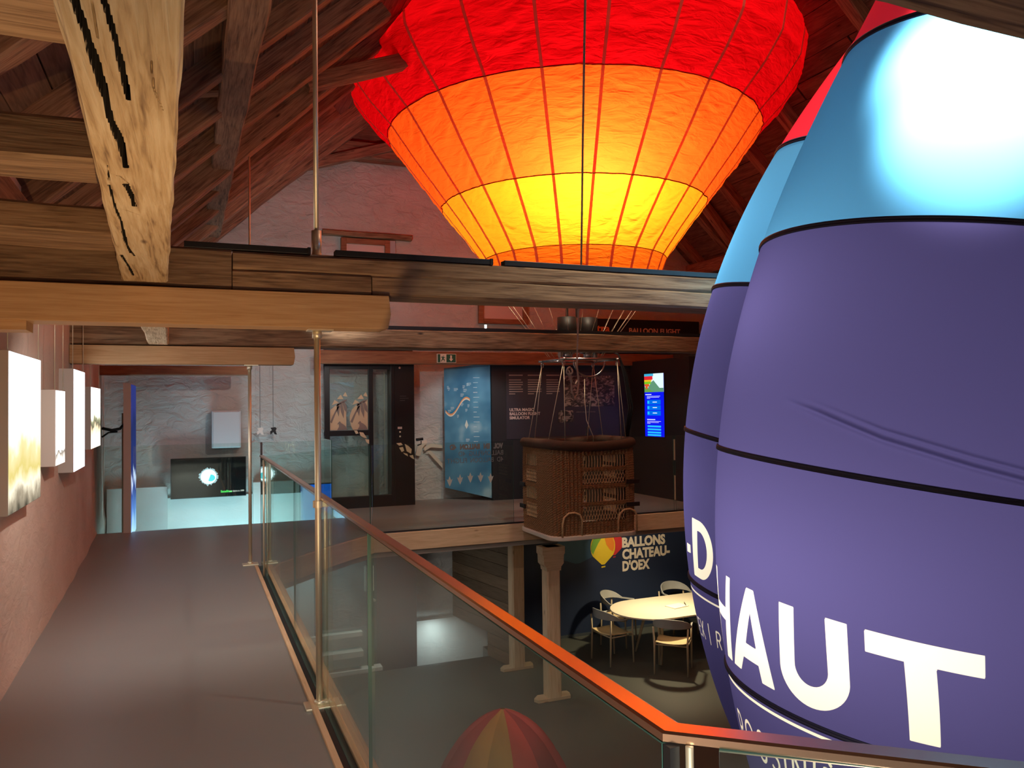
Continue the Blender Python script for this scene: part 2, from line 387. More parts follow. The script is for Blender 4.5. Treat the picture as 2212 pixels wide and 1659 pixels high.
# ------------------------------------------------------------------ roof
ceil = setting('ceiling')
pw = .235; slope = math.atan(.92); L3 = [(-3.0, 2.1), (2.12, 7.25), (7.27, 12.7)]
pm = {}
def plank_mesh(L):
    if L not in pm:
        a, b = pw/2-.004, .014; vs = [(x,y,z) for x in (-L/2, L/2) for y,z in ((-a,-b),(a,-b),(a,b),(-a,b))]
        me = bpy.data.meshes.new('plank'); me.from_pydata(vs, [], [(0,1,2,3),(7,6,5,4),(0,4,5,1),(1,5,6,2),(2,6,7,3),(3,7,4,0)]); me.materials.append(BOARDS); pm[L] = me
    return pm[L]
for side in (0, 1):
    s = 0; i = 0
    while s < 8.15:
        xx = -1.2+(s+pw/2)*math.cos(slope)
        if xx > 4.62: break
        for j, (ya, yb) in enumerate(L3):
            off = ((i*37) % 5-2)*.35
            a_ = ya + (off if j > 0 else 0); b_ = yb + (off if j < 2 else 0)
            L = round(b_-a_-.012, 3); x = xx if side == 0 else 9.2-xx
            o = bpy.data.objects.new('plank', plank_mesh(L)); COL.objects.link(o); o.parent = ceil
            M = Matrix.Translation((x, (a_+b_)/2, zr(xx)+.012+.004*((i*13+j*7) % 3))) @ Matrix.Rotation(-slope if side == 0 else slope, 4, 'Y') @ Matrix.Rotation(R_(90), 4, 'Z')
            o.matrix_basis = M
        s += pw; i += 1
MB().add([(-1.6,-3.3,zr(-1.6)+.1),(4.6,-3.3,8.22),(4.6,13.1,8.22),(-1.6,13.1,zr(-1.6)+.1),(10.8,-3.3,zr(10.8)+.1),(10.8,13.1,zr(10.8)+.1)],
         [(0,3,2,1),(1,2,5,4)]).build('roof_underlay', plain('roof_felt', (.03, .02, .02), .9), ceil)
ry = [-2.2, -1.2, -.2, .75, 1.75, 2.75, 3.75, 4.75, 5.75, 6.6, 7.45, 9.3, 10.3, 11.3, 12.25]
for y in ry:
    yj = y+random.uniform(-.06, .06)
    for side in (0, 1):
        x0, x1 = (-1.15, 4.55) if side == 0 else (10.35, 4.65)
        if 7 < y < 11 and side == 0: x1 = 1.75
        if 7 < y < 11 and side == 1: x1 = 7.45
        timber('rafter', (x0, yj, zr(x0)-.09), (x1, yj, zr(x1)-.09), .15, .17, ROOFWOOD, ceil, rough=.014, seg=.35)
        if 7 < y < 11:
            xa = 2.9 if side == 0 else 6.3
            timber('rafter', (xa, yj, zr(xa)-.09), (4.6+(.05 if side else -.05), yj, zr(4.6)-.15), .15, .17, ROOFWOOD, ceil, rough=.014, seg=.35)
timber('ridge_beam', (4.6, -3, 7.85), (4.6, 12.6, 7.85), .2, .22, ROOFWOOD, ceil)

MB().add([(x, y, z) for y in (12.46, 12.5) for x, z in ((1.75, 5.46), (7.45, 5.46), (4.6, 8.08))], [(0,1,2),(3,5,4),(0,3,4,1)]).build('gable_boarding', BOARDS, ceil)
# trusses: principal rafters and braces
def beam_thing(label, parts, cat='beam', name='roof_timber', group=None):
    t = thing(name, label, cat, parts[0][1], group=group)
    for nm, p0, p1, w_, h_, mat in parts: timber(nm, p0, p1, w_, h_, mat, t)
    return t
def tagtimber(name, label, cat, *a, **k):
    return tag(timber(name, *a, **k), label, cat)
tagtimber('principal_rafter', 'heavy diagonal roof rafter of the second truss, running up to the glowing balloon', 'rafter', (-.9, 8.32, 2.86), (2.75, 8.32, 6.40), .16, .25, ROOFWOOD, rough=.012)
tagtimber('collar_brace', 'brown brace poking in front of the left red side of the glowing balloon', 'brace', (1.1, 8.16, 4.86), (2.62, 8.16, 5.44), .14, .16, ROOFWOOD)
tagtimber('gable_rafter', 'wide dark rafter lying against the left edge of the pink gable', 'rafter', (-.9, 12.2, 3.16), (2.5, 12.2, 6.05), .2, .26, ROOFWOOD, rough=.012)
tagtimber('gable_brace', 'thin slanting brace under the rafter at top of the pink gable', 'brace', (1.0, 12.3, 5.05), (4.2, 12.3, 6.1), .12, .15, ROOFWOOD)
tagtimber('collar_beam', 'dark horizontal collar beam crossing the top of the pink gable', 'beam', (1.5, 12.42, 5.62), (7.7, 12.42, 5.62), .2, .24, ROOFWOOD)
tagtimber('purlin', 'long leaning-looking purlin along the left roof slope, pale right face', 'purlin', (.33, 1.0, 3.86), (.28, 12.45, 4.16), .22, .26, ROOFWOOD, rough=.014)
tagtimber('purlin', 'purlin along the right roof slope behind the blue inflatable balloon', 'purlin', (8.75, -2.9, 4.0), (8.75, 12.45, 4.0), .2, .24, ROOFWOOD)
tagtimber('roof_brace', 'short lit brace left of the purlin, upper one of two by the cracked beam', 'brace', (-.5, 7.0, 4.35-.55), (.25, 7.0, 4.98-.5), .12, .14, ROOFWOOD)
tagtimber('roof_brace', 'nearly level brace left of the purlin, lower one of two by the cracked beam', 'brace', (-.6, 6.3, 3.85), (.28, 6.3, 4.02), .12, .13, ROOFWOOD)
tagtimber('principal_rafter', 'diagonal rafter on the right slope between the two balloons', 'rafter', (10.1, 8.32, 2.86), (6.75, 8.32, 6.10), .16, .25, ROOFWOOD)
tagtimber('right_strut', 'upright strut on the right slope between the two balloons', 'strut', (8.62, 8.32, 2.36), (8.62, 8.32, 4.05), .17, .17, ROOFWOOD)
tagtimber('right_brace', 'lit slanting brace below the right strut between the balloons', 'brace', (9.6, 10.9, 3.1), (7.4, 10.9, 5.45), .13, .15, ROOFWOOD)
tagtimber('right_brace', 'slanting brace ending at the right end of the middle tie beam', 'brace', (8.9, 8.35, 2.42), (7.1, 8.35, 4.1), .12, .14, ROOFWOOD)

# first tie beam (over the near post) with its scarf joint
t = thing('tie_beam', 'old knotty tie beam with scarf joint crossing the picture in front of the glowing balloon', 'beam', (-1.2, 4.24, 2.15))
timber('beam_piece', (-1.2, 4.25, 2.25), (.188, 4.25, 2.25), .26, .19, OLDWOOD, t, rough=.012)
timber('beam_piece', (.192, 4.25, 2.205), (.885, 4.25, 2.205), .26, .10, OLDWOOD, t, rough=.006)
timber('beam_piece', (.194, 4.25, 2.30), (10.25, 4.25, 2.305), .25, .092, OLDWOOD, t, rough=.005)
timber('beam_piece', (.892, 4.252, 2.205), (10.25, 4.252, 2.205), .252, .105, OLDWOOD, t, rough=.005)
t = thing('tie_beam', 'second old tie beam just above the lift, behind the grey rope', 'beam', (-1.1, 8.3, 2.16))
timber('beam_piece', (-1.1, 8.34, 2.265), (10.2, 8.34, 2.28), .26, .20, OLDWOOD, t, rough=.010)
tagtimber('tie_beam', 'dark tie beam corner overhead at the top right, in front of the blue balloon', 'beam', (-.9, .86, 2.36), (10.2, .86, 2.36), .28, .24, OLDWOOD, rough=.01)
tagtimber('header_beam', 'reddish header beam above the dark exhibit wall and exit sign', 'beam', (1.7, 11.86, 2.29), (7.9, 11.86, 2.29), .14, .20, FRAMEWOOD, rough=.004)
tagtimber('header_beam', 'reddish board beam over the stairwell glass at left', 'beam', (-1.14, 11.86, 2.08), (.78, 11.86, 2.08), .14, .13, FRAMEWOOD, rough=.003)
def glulam(label, x0, x1, y, z0, z1, slant=.05):
    pts = [(x0, z0), (x1-slant*.3, z0), (x1, (z0+z1)/2-.01), (x1-.01, z1), (x0, z1)]
    n = len(pts); L = x1-x0
    vs = [(px-(x0+x1)/2, yy, pz-(z0+z1)/2) for yy in (-.1, .1) for px, pz in pts]
    o = mk('glulam_beam', vs, [list(range(n)), list(range(n,2*n))[::-1]]+[((i+1)%n, i, i+n, (i+1)%n+n) for i in range(n)], NEWWOOD, M=Matrix.Translation(((x0+x1)/2, y, (z0+z1)/2)))
    b = o.modifiers.new('bevel', 'BEVEL'); b.width = .004; b.segments = 2
    return tag(o, label, 'beam')
glulam('smooth orange laminated beam resting on the near steel post', -1.0, .985, 4.2, 1.972, 2.148)
glulam('knotty laminated beam resting on the far steel post', -1.03, .975, 8.28, 1.985, 2.158)
tag(box('beam_block', -1.0, -.69, 4.12, 4.29, 1.93, 1.972, NEWWOOD), 'short wooden packing block under left end of the near laminated beam', 'block')
# the big cracked longitudinal timber overhead
def cracked_beam():
    z0 = 2.17; A = (-.222, 1.0), (.0, .9); x_l = lambda y: -.185-.041*(y-1.3); x_r = lambda y: -.005-.034*(y-1.25)
    NY, NX = 1500, 78; ys = np.linspace(-.2, 4.11, NY); u = np.linspace(0, 1, NX)
    # cracks given as (u, y, half width) polylines on the underside
    def P(px, py): # image pixels -> (u,y) on the underside
        d = (px-1106)/1700; e = (829.5-py)/1700
        r = f0+rr*d+uu*e; k = (z0-1.57)/r.z; X, Y = r.x*k, r.y*k
        return ((X-x_l(Y))/(x_r(Y)-x_l(Y)), Y)
    cr = [([(160,0),(185,70),(210,150),(230,215),(236,250),(262,310),(272,362)], .014),
          ([(225,0),(245,70),(262,140),(278,215)], .009), ([(272,400),(283,420),(290,445)], .013),
          ([(236,400),(248,445),(262,480),(275,530),(290,552)], .005), ([(262,478),(270,520),(282,545)], .008),
          ([(262,550),(278,575),(288,595)], .008), ([(200,0),(205,50),(212,85)], .003), ([(233,360),(236,390)], .004),
          ([(325,120),(332,190),(352,240)], .0022), ([(235,375),(260,382),(280,400)], .002), ([(258,450),(300,465)], .002)]
    W = .2; U, Yg = np.meshgrid(u, ys, indexing='ij'); D = np.zeros_like(U)
    for pts, hw in cr:
        q = [P(*a) for a in pts]
        if pts[0][1] == 0: q = [(q[0][0]-(q[1][0]-q[0][0])*1.5, q[0][1]-(q[1][1]-q[0][1])*3)]+q
        best = np.full_like(U, 9.)
        for (a0, b0), (a1, b1) in zip(q, q[1:]):
            ax, ay, bx, by = a0*W, b0, a1*W, b1; px = U*W-ax; py = Yg-ay; vx, vy = bx-ax, by-ay
            t = np.clip((px*vx+py*vy)/(vx*vx+vy*vy), 0, 1); best = np.minimum(best, np.hypot(px-t*vx, py-t*vy))
        wob = hw*.5*(1+.22*np.sin(Yg*17)+.12*np.sin(Yg*47))
        D = np.maximum(D, np.clip((wob-best)/.0022, 0, 1)*(.15 if hw > .004 else .02))
    vs = []
    for i, uu_ in enumerate(u):
        for j, y in enumerate(ys):
            ed = .006*(noise.noise(Vector((y*4, 0, 5))) if i == 0 else noise.noise(Vector((y*5, 9, 5))) if i == NX-1 else 0)
            x = x_l(y)+(x_r(y)-x_l(y))*uu_+ed
            rn = .0035*noise.noise(Vector((x*9, y*2.2, 0)))+.0016*noise.noise(Vector((x*60, y*5, 0)))
            e = min(uu_, 1-uu_)*W; rnd = .008*max(0, 1-e/.008)
            vs.append((x, y, z0+D[i, j]+rn+rnd))
    fs = [(i*NY+j, i*NY+j+1, (i+1)*NY+j+1, (i+1)*NY+j) for i in range(NX-1) for j in range(NY-1)]
    k = len(vs); H = .24
    for i, e in ((0, -1), (NX-1, 1)):
        b = len(vs); vs += [(vs[i*NY+j][0], vs[i*NY+j][1], z0+H) for j in range(NY)]
        fs += [((i*NY+j, b+j, b+j+1, i*NY+j+1) if e < 0 else (i*NY+j, i*NY+j+1, b+j+1, b+j)) for j in range(NY-1)]
    # local frame with X along the grain
    M = Matrix.Translation((-.15, 2, z0)) @ Matrix.Rotation(R_(90), 4, 'Z'); Mi = M.inverted()
    vs = [Mi @ Vector(p) for p in vs]
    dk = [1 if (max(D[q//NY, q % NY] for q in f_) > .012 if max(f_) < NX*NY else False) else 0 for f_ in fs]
    o = mk('cracked_beam', vs, fs, PALEWOOD, M=M, mats=[PALEWOOD, plain('split_shade', (.02, .012, .006), .9)], midx=dk)  # crack walls coloured near-black for the shade deep in the splits
    me = o.data; n = len(vs)
    b = len(me.vertices)
    tag(o, 'pale rough timber with a long black split, overhead at upper left', 'beam')
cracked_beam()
tagtimber('longitudinal_beam', 'pale timber stub visible under ceiling between the two laminated beams', 'beam', (-.22, 4.40, 2.27), (-.285, 8.2, 2.27), .18, .2, PALEWOOD)
JL = ['short joist left of the cracked beam, topmost and nearest', 'short joist left of the cracked beam, the middle one with bright underside', 'short joist left of the cracked beam, lowest before the scarf-jointed beam']
for lab, (ya, yb) in zip(JL, [(1.36, 1.66), (2.44, 2.68), (3.46, 3.78)]):
    tagtimber('joist', lab, 'joist', (-.97, (ya+yb)/2, 2.31), (-.165-.03*ya, (ya+yb)/2, 2.31), yb-ya, .12, OLDWOOD, rough=.012)
tagtimber('joist', 'dark joist under the ceiling just beyond the near laminated beam', 'joist', (-1.0, 5.6, 2.26), (-.36, 5.6, 2.26), .22, .16, OLDWOOD)
tagtimber('wall_plate', 'rough dark wall plate along top of the left wall', 'beam', (-.92, -2.5, 2.66), (-.96, 12.4, 2.66), .16, .22, OLDWOOD)
tagtimber('short_post', 'dark upright timber between the joists at the upper left edge', 'post', (-.62, 2.0, 2.30), (-.62, 2.0, 3.2), .14, .16, OLDWOOD, up=(0, 1, 0))

# windows in the gable
def gwin(name, x0, x1, z0, z1):
    t = setting(name, ((x0+x1)/2, G-.02, z0)); fw = .085
    for a in ((x0, x0+fw, z0, z1), (x1-fw, x1, z0, z1), (x0+fw, x1-fw, z1-fw, z1), (x0+fw, x1-fw, z0, z0+fw)):
        box('window_frame', a[0], a[1], G-.09, G-.02, a[2], a[3], FRAMEWOOD, t, bevel=.004)
    box('pane', x0+fw, x1-fw, G-.05, G-.035, z0+fw, z1-fw, plain('blind_cloth', (.62, .50, .46), .7), t)
    return t
t = gwin('window_1', 2.21, 3.0, 3.35, 4.235)
box('reveal', 3.0, 3.09, G-.08, G-.02, 3.35, 4.235, plain('grey_reveal', (.38, .42, .44), .8), t)
timber('lintel', (1.92, G-.06, 4.30), (3.36, G-.06, 4.30), .1, .085, OLDWOOD, t)
gwin('window_2', 4.52, 5.42, 2.93, 3.75)
# ledge and lower smooth wall by the stair
struct(box('trim_1', -1.1, -.32, G-.17, G-.03, -3.6, .43, PLLOW))
struct(box('trim_2', .86, 1.84, G-.17, G-.03, -3.6, .43, PLLOW))
struct(MB().box(-.32, .86, G-.05, G-.035, -3.6, .25).build('trim_3', PLLOW))

# ================================================================== POSTS, RODS, TRACKS
def steel_post(x, y, z1, label, collar):
    t = thing('steel_post', label, 'post', (x, y, 0))
    pole_ = tube('pole', [(x, y, .012), (x, y, z1-.03)], .0165, STEEL, t, n=20)
    MB().prism([(x-.075, y-.06), (x+.075, y-.06), (x+.075, y+.06), (x-.075, y+.06)], .0, .012).build('base_plate', STEEL, t, bevel=.003)
    tube('foot_ring', [(x, y, .012), (x, y, .03)], .027, STEEL, pole_, n=20)
    box('head_plate', x-.05, x+.08, y-.05, y+.05, z1-.008, z1, STEEL, t)
    tube('head_nut', [(x, y, z1-.045), (x, y, z1-.008)], .027, STEEL, pole_, n=6)
    if collar:
        MB().tube([(x, y, 1.035), (x, y, 1.07)], .027, 18).box(x-.005, x+.06, y-.02, y+.02, 1.04, 1.065).build('collar', STEEL, pole_, smooth=False)
steel_post(.618, 4.236, 1.972, 'near polished steel post standing by the glass railing', True)
steel_post(.542, 8.258, 1.985, 'far slim steel post standing by the corner of the glass railing', False)
t = thing('hanger_rod', 'thick steel rod hanging from the roof to the jointed tie beam', 'rod', (.62, 4.25, 2.36))
tube('rod', [(.62, 4.25, 2.44), (.62, 4.25, 4.3)], .0135, STEEL, t, n=14)
tube('coupling', [(.62, 4.25, 2.365), (.62, 4.25, 2.50)], .026, STEEL, t, n=18)
box('washer', .56, .72, 4.2, 4.3, 2.352, 2.364, STEEL, t)
t = thing('hanger_rod', 'thin steel rod hanging from diagonal rafter to the second tie beam', 'rod', (.55, 8.3, 2.4))
tube('rod', [(.55, 8.3, 2.38), (.55, 8.3, 4.15)], .010, STEEL, t, n=10)
tube('rod_nut', [(.55, 8.3, 2.38), (.55, 8.3, 2.41)], .02, STEEL, t, n=6)
for lab, x0, x1 in [('black lighting track on the jointed beam, left piece beside the cracked beam', -.03, .57),
                    ('black lighting track on the jointed beam, middle piece right of the steel rod', .70, 1.575),
                    ('black lighting track on the jointed beam, long right piece under the balloon mouth', 1.65, 9.5)]:
    t = thing('light_track', lab, 'track', (x0, 4.15, 2.352))
    rb_ = box('rail_body', x0, x1, 4.13, 4.19, 2.352, 2.382, BLACK, t, bevel=.002)
    box('end_cap', x1-.012, x1+.004, 4.126, 4.194, 2.350, 2.386, BLACK, rb_)
t = thing('light_track', 'black lighting track on top of the second tie beam', 'track', (-.8, 8.24, 2.37))
box('rail_body', -.8, 9.6, 8.215, 8.275, 2.375, 2.41, BLACK, t)
for x in (3.05, 5.95): tube('spot_head', [(x, 8.235, 2.41), (x, 8.235, 2.45)], .012, emit('led_glint', (1, .95, .85), 6), t, n=10)

# ================================================================== GLASS RAILING (walkway)
RZ = 1.083
rail = thing('glass_railing', 'long glass railing with coppery steel handrail along the walkway', 'railing', (.645, .98, 0))
def pane(x0, y0, x1, y1, z0=0.006, z1=RZ-.012, par=None, th=.012):
    m, L = frame_axes((x0, y0, 0), (x1, y1, 0)); a = th/2
    vs = [(x, y, z) for x in (-L/2+.004, L/2-.004) for y in (-a, a) for z in (z0, z1)]
    o = mk('glass_pane', vs, [(0,1,3,2),(4,6,7,5),(0,4,5,1),(2,3,7,6),(1,5,7,3),(0,2,6,4)], GLASS, par or rail, M=m, mats=[GLASS, GEDGE], midx=[1,1,0,0,1,1])
    return o
ys = [.99, 3.06, 5.45, 8.12]
for a, b in zip(ys, ys[1:]): pane(.640, a, .640, b)
def handrail(pts, name='handrail', par=rail, w_=.043, h_=.014):
    vs = []; P = [Vector(p) for p in pts]
    for i, p in enumerate(P):
        t = (P[min(i+1, len(P)-1)]-P[i-1] if i else P[1]-P[0]).normalized()
        if 0 < i < len(P)-1:
            a = (P[i]-P[i-1]).normalized(); b = (P[i+1]-P[i]).normalized(); t = (a+b).normalized(); sc = 1/max(.5, t.dot(a))
        else: sc = 1
        nrm = Vector((t.y, -t.x, 0)).normalized()*sc
        for (q, z) in ((-.5, -.5), (.5, -.5), (.5, .3), (.38, .5), (-.38, .5), (-.5, .3)): vs.append(p+nrm*q*w_+Vector((0, 0, z*h_)))
    n = 6; fs = [(i*n+k, i*n+(k+1) % n, (i+1)*n+(k+1) % n, (i+1)*n+k) for i in range(len(P)-1) for k in range(n)]
    fs += [list(range(n))[::-1], list(range((len(P)-1)*n, len(P)*n))]
    return mk(name, vs, fs, plain('warm_rail_metal', (.72, .50, .36), .22, 1), par)
handrail([(.645, 8.14, RZ), (.655, 1.0, RZ), (1.0, .715, RZ-.002), (1.9, -.02, RZ-.004)])
tube('corner_post', [(.66, .962, 0), (.66, .962, RZ-.008)], .006, STEEL, rail, n=10)
box('edge_profile', .634, .650, .972, .990, 0, RZ-.01, BLACK, rail)
pane(.69, .940, 1.88, -.005, z1=RZ-.009)
box('end_post', .638, .652, 8.115, 8.135, 0, RZ-.01, DARKSTEEL, rail)
tube('end_bar', [(.62, 7.62, 0), (.62, 7.62, RZ-.01)], .009, STEEL, rail, n=10)

# glass round the far landing
fr = thing('glass_balustrade', 'frameless glass balustrade along far landing edge, left of the basket', 'balustrade', (2.0, 9.66, 0))
pts = [(.66, 8.16), (1.02, 8.6), (1.40, 9.02), (2.06, 9.66)]
pane(.66, 8.16, 2.04, 9.655, -.1, 1.075, fr); pane(2.06, 9.665, 3.95, 9.665, -.2, 1.075, fr)
fr2 = thing('glass_balustrade', 'frameless glass balustrade along far landing edge, right of the basket', 'balustrade', (5.25, 9.66, 0))
pane(5.25, 9.665, 6.45, 9.665, -.2, 1.075, fr2); pane(6.47, 9.665, 8.6, 9.665, -.2, 1.075, fr2)
for z in ((.15, .5), (.72, 1.02)): box('edge_clip', 6.452, 6.468, 9.65, 9.68, z[0], z[1], STEEL, fr2)
fr3 = thing('glass_balustrade', 'glass balustrade guarding the stairwell in front of the space screen', 'balustrade', (.2, 11.15, 0))
pane(-1.1, 11.16, -.80, 11.16, -.1, 1.085, fr3); pane(-.69, 11.16, .86, 11.16, -.1, 1.085, fr3); pane(.90, 11.16, 1.80, 11.16, -.1, 1.085, fr3); pane(1.82, 11.18, 1.82, 12.4, -.1, 1.085, fr3)
box('edge_profile', .866, .894, 11.15, 11.17, -.3, 1.085, DARKSTEEL, fr3)
# mirrored lettering printed on the far glass
GP = plain('grey_print', (.20, .20, .22), .6)
mt = Matrix.Translation((3.80, 9.650, .985)) @ Matrix.Diagonal((-1, 1, 1, 1)) @ Matrix.Rotation(R_(90), 4, 'X')
for k_, (s, b) in enumerate([('VOL EN BALLON 4D', .006), ('BALLONFLUG 4D', .0), ('4D BALLOON FLIGHT', .0)]):
    W_ = [.74, .62, .78][k_]; p_ = 0
    for wd in s.split():
        text('glass_lettering', wd, .088, GP, Matrix.Translation((0, 0, -.088*k_)) @ mt @ Matrix.Translation((W_*p_/len(s), 0, 0)), fr, bold=b, width=W_*(len(wd)-.1)/len(s))
        p_ += len(wd)+1
for k_ in range(5):
    x = 3.62-k_*.14; Mx = facing(x, 9.650, .58+.02*math.sin(k_))
    pts = [(.0, -.05), (.022, -.005), (.04, .045), (.018, .035), (0, .085), (-.018, .035), (-.04, .045), (-.022, -.005)]
    flatpoly('glass_emblem', pts, plain('pale_print', (.55, .60, .62), .6), fr, Mx)

# ================================================================== THE GLOWING HOT-AIR BALLOON
BC = Vector((4.57, 9.04, 0)); NG = 24
ball = thing('hot_air_balloon', 'glowing hot-air balloon envelope with red, orange and yellow bands under the roof', 'balloon', (4.57, 9.04, 3.1))
prof = [(3.10, 1.07), (3.37, 1.17), (3.7, 1.41), (4.04, 1.67), (4.5, 2.03), (4.93, 2.34), (5.2, 2.60), (5.48, 2.80), (5.8, 2.86), (6.2, 2.66), (6.6, 2.20), (6.95, 1.5), (7.15, .7), (7.22, .05)]
pz = np.array([p[0] for p in prof]); pr = np.array([p[1] for p in prof])
def br(z): return float(np.interp(z, pz, pr))
ROT0 = R_(251)      # so that a tape faces the camera slightly left
def bpt(th, z, extra=0.0):
    r = br(z); g = 2*math.pi/NG; ph = (th-ROT0) % g; u = ph/g
    flat = math.cos(g/2)/math.cos((u-.5)*g)           # flat facets between tapes
    bul = 1+.014*math.sin(math.pi*u)*min(1, (z-3.0)/1.0)
    wr = 0
    if z > 3.45:
        sag = z+.16*math.sin(math.pi*u)-.10*u
        wr = (.022*noise.noise(Vector((th*2.5, sag*10, 1)))+.016*noise.noise(Vector((th*5, sag*26, 7)))*(1 if z < 4.95 else .8))*math.sin(math.pi*u)**.5
    rr_ = r*flat*bul+wr+extra
    x = BC.x+rr_*math.cos(th); y = BC.y+rr_*math.sin(th)
    lim = (zr(x)-z)-.12                                 # the roof boards press the cloth in
    if lim < 0:
        sgn = 1 if x < 4.6 else -1; x += sgn*(-lim)/.92
    if y > G-.25: y = G-.25
    return (x, y, z)
bands = [(3.10, 3.37, 'cloth_amber', (.9, .17, .010)), (3.37, 4.04, 'cloth_yellow', (1.0, .36, .015)),
         (4.04, 4.93, 'cloth_orange', (1.0, .145, .015)), (4.93, 6.1, 'cloth_red', (.80, .004, .010)), (6.1, 7.22, 'cloth_red', (.80, .004, .010))]
for z0, z1, nm, col in bands:
    mat = fabric(nm, col, .62, wrinkle=.5)
    nzz = max(4, int((z1-z0)/.017)) if z0 < 6 else 10; nu = 16 if z0 < 6 else 6
    for g in range(NG):
        t0 = ROT0+2*math.pi*g/NG; vs = []; fs = []
        for i in range(nzz+1):
            z = z0+(z1-z0)*i/nzz
            for j in range(nu+1):
                vs.append(bpt(t0+(2*math.pi/NG)*min(max(j/nu, .0005), .9995), z))
        for i in range(nzz):
            for j in range(nu):
                a = i*(nu+1)+j; fs.append((a, a+1, a+nu+2, a+nu+1))
        mk('cloth_panel', vs, fs, mat, ball, smooth=True)
TAPE = fabric('load_tape', (.80, .45, .35), .7)
def ribbon(name, pts, wv, nrm, mat, par):
    vs = []; n = len(pts)
    for p, w_, q in zip(pts, wv, nrm):
        p = Vector(p); w_ = Vector(w_); q = Vector(q)*.003
        vs += [p-w_+q, p+w_+q, p+w_-q, p-w_-q]
    fs = [(i*4+k, i*4+(k+1) % 4, (i+1)*4+(k+1) % 4, (i+1)*4+k) for i in range(n-1) for k in range(4)]
    return mk(name, vs, fs, mat, par)
for g in range(NG):
    t0 = ROT0+2*math.pi*g/NG; zl = np.linspace(3.08, 7.15, 60); d = Vector((math.cos(t0), math.sin(t0), 0)); tn = Vector((-math.sin(t0), math.cos(t0), 0))
    ribbon('load_tape', [bpt(t0+.0008, z, .006) for z in zl], [tn*.016]*60, [d]*60, TAPE, ball)
for z, hw, mt_ in ((3.37, .004, 'seam_red'), (4.04, .006, 'seam_red'), (4.93, .006, 'seam_red')):
    th = np.linspace(0, 2*math.pi, 201)
    ribbon('seam', [bpt(a, z, .006) for a in th], [Vector((0, 0, hw))]*201, [Vector((math.cos(a), math.sin(a), 0)) for a in th], fabric(mt_, (.45, .03, .01), .3), ball)
tube('mouth_hoop', [bpt(a, 3.10, .0) for a in np.linspace(0, 2*math.pi, 61)[:-1]], .012, plain('hoop_tape', (.5, .25, .15), .7), ball, n=6, closed=True)
for g in range(0, NG):
    t0 = ROT0+2*math.pi*g/NG; p = Vector(bpt(t0+.001, 3.1)); q = Vector((4.57+.36*math.cos(t0), 9.04+.33*math.sin(t0), 2.16))
    tube('suspension_line', [p, q], .0022, STEEL, ball, n=4)

# burner, its frame and cables, and the rope
bu = thing('burner', 'steel burner frame with gas coils hanging above the wicker basket', 'burner', (4.6, 9.04, 2.1))
CH = plain('burner_metal', (.55, .55, .55), .25, 1)
fx0, fx1, fy0, fy1, fz = 4.25, 5.00, 8.72, 9.36, 2.11
MB().tube([(fx0-.05, fy0, fz), (fx1+.05, fy0, fz)], .017, 10).tube([(fx0-.05, fy1, fz), (fx1+.05, fy1, fz)], .017, 10)\
    .tube([(fx0, fy0-.04, fz), (fx0, fy1+.04, fz)], .015, 10).tube([(fx1, fy0-.04, fz), (fx1, fy1+.04, fz)], .015, 10).build('load_frame', CH, bu, smooth=True)
for x in (4.46, 4.76):
    tube('heat_coil', [(x+.10*math.cos(a), 9.04+.10*math.sin(a), 2.20+.022*a/6.28) for a in np.linspace(0, 6.28*6, 90)], .010, CH, bu, n=6)
    MB().lathe([(.02, 2.12), (.06, 2.14), (.07, 2.2), (.03, 2.24), (.03, 2.3)], (x, 9.04, 0), 16).build('burner_head', CH, bu, smooth=True)
    MB().lathe([(.115, 2.45), (.125, 2.47), (.125, 2.66), (.118, 2.66), (.118, 2.46)], (x, 9.04, 0), 20).build('burner_can', plain('sooty_metal', (.03, .03, .03), .5, .7), bu, smooth=True)
tube('support_hoop', [(4.62+.22*math.cos(a), 8.75, 2.09+.20*math.sin(a)) for a in np.linspace(math.pi, 2*math.pi, 24)], .010, CH, bu, n=8)
for x in (4.36, 4.86): box('upright', x-.012, x+.012, 9.0, 9.08, 2.1, 2.5, CH, bu)
box('crossbar', 4.3, 4.95, 8.98, 9.1, 2.46, 2.49, BLACK, bu)
for x in (4.46, 4.60): box('hanger_bar', x-.012, x+.012, 9.02, 9.05, 2.66, 3.05, BLACK, bu)
for k_ in range(3): tube('gas_hose', [(4.86+.02*k_, 8.9, 2.2), (4.95, 8.8, 2.24+.02*k_), (5.04, 8.74, 2.16), (5.10+.02*k_, 8.72, 1.9), (5.15+.03*k_, 8.7, 1.5), (5.12+.02*k_, 8.75, 1.12)], .011, BLACK, bu, n=7)
BX0, BX1, BY0, BY1, BZ0, BZ1 = 3.97, 5.17, 8.48, 9.58, -.085, 1.055
for cx, cy in ((fx0, fy0), (fx1, fy0), (fx0, fy1), (fx1, fy1)):
    bx_ = BX0+.05 if cx < 4.6 else BX1-.05; by_ = BY0+.09 if cy < 9.04 else BY1-.09
    for dx, dy in ((0, .16 if cy < 9.04 else -.16), (.16 if cx < 4.6 else -.16, 0)):
        a = Vector((cx, cy, fz-.02)); b = Vector((bx_+dx, by_+dy, BZ1)); 
        tube('basket_cable', [a, a.lerp(b, .5), b], .0045, STEEL, bu, n=5)
    tube('carabiner', [(cx+.02*math.cos(a), cy, fz-.05+.035*math.sin(a)) for a in np.linspace(0, 6.28, 13)[:-1]], .005, CH, bu, n=5, closed=True)
tube('sagging_cable', [(4.55, 8.75, 1.86), (4.48, 8.62, 1.6), (4.47, 8.56, 1.35), (4.56, 8.56, 1.15), (4.57, 8.58, 1.07)], .005, STEEL, bu, n=6)
ROPE = plain('grey_rope', (.36, .31, .28), .9, bump=.5, bscale=90)
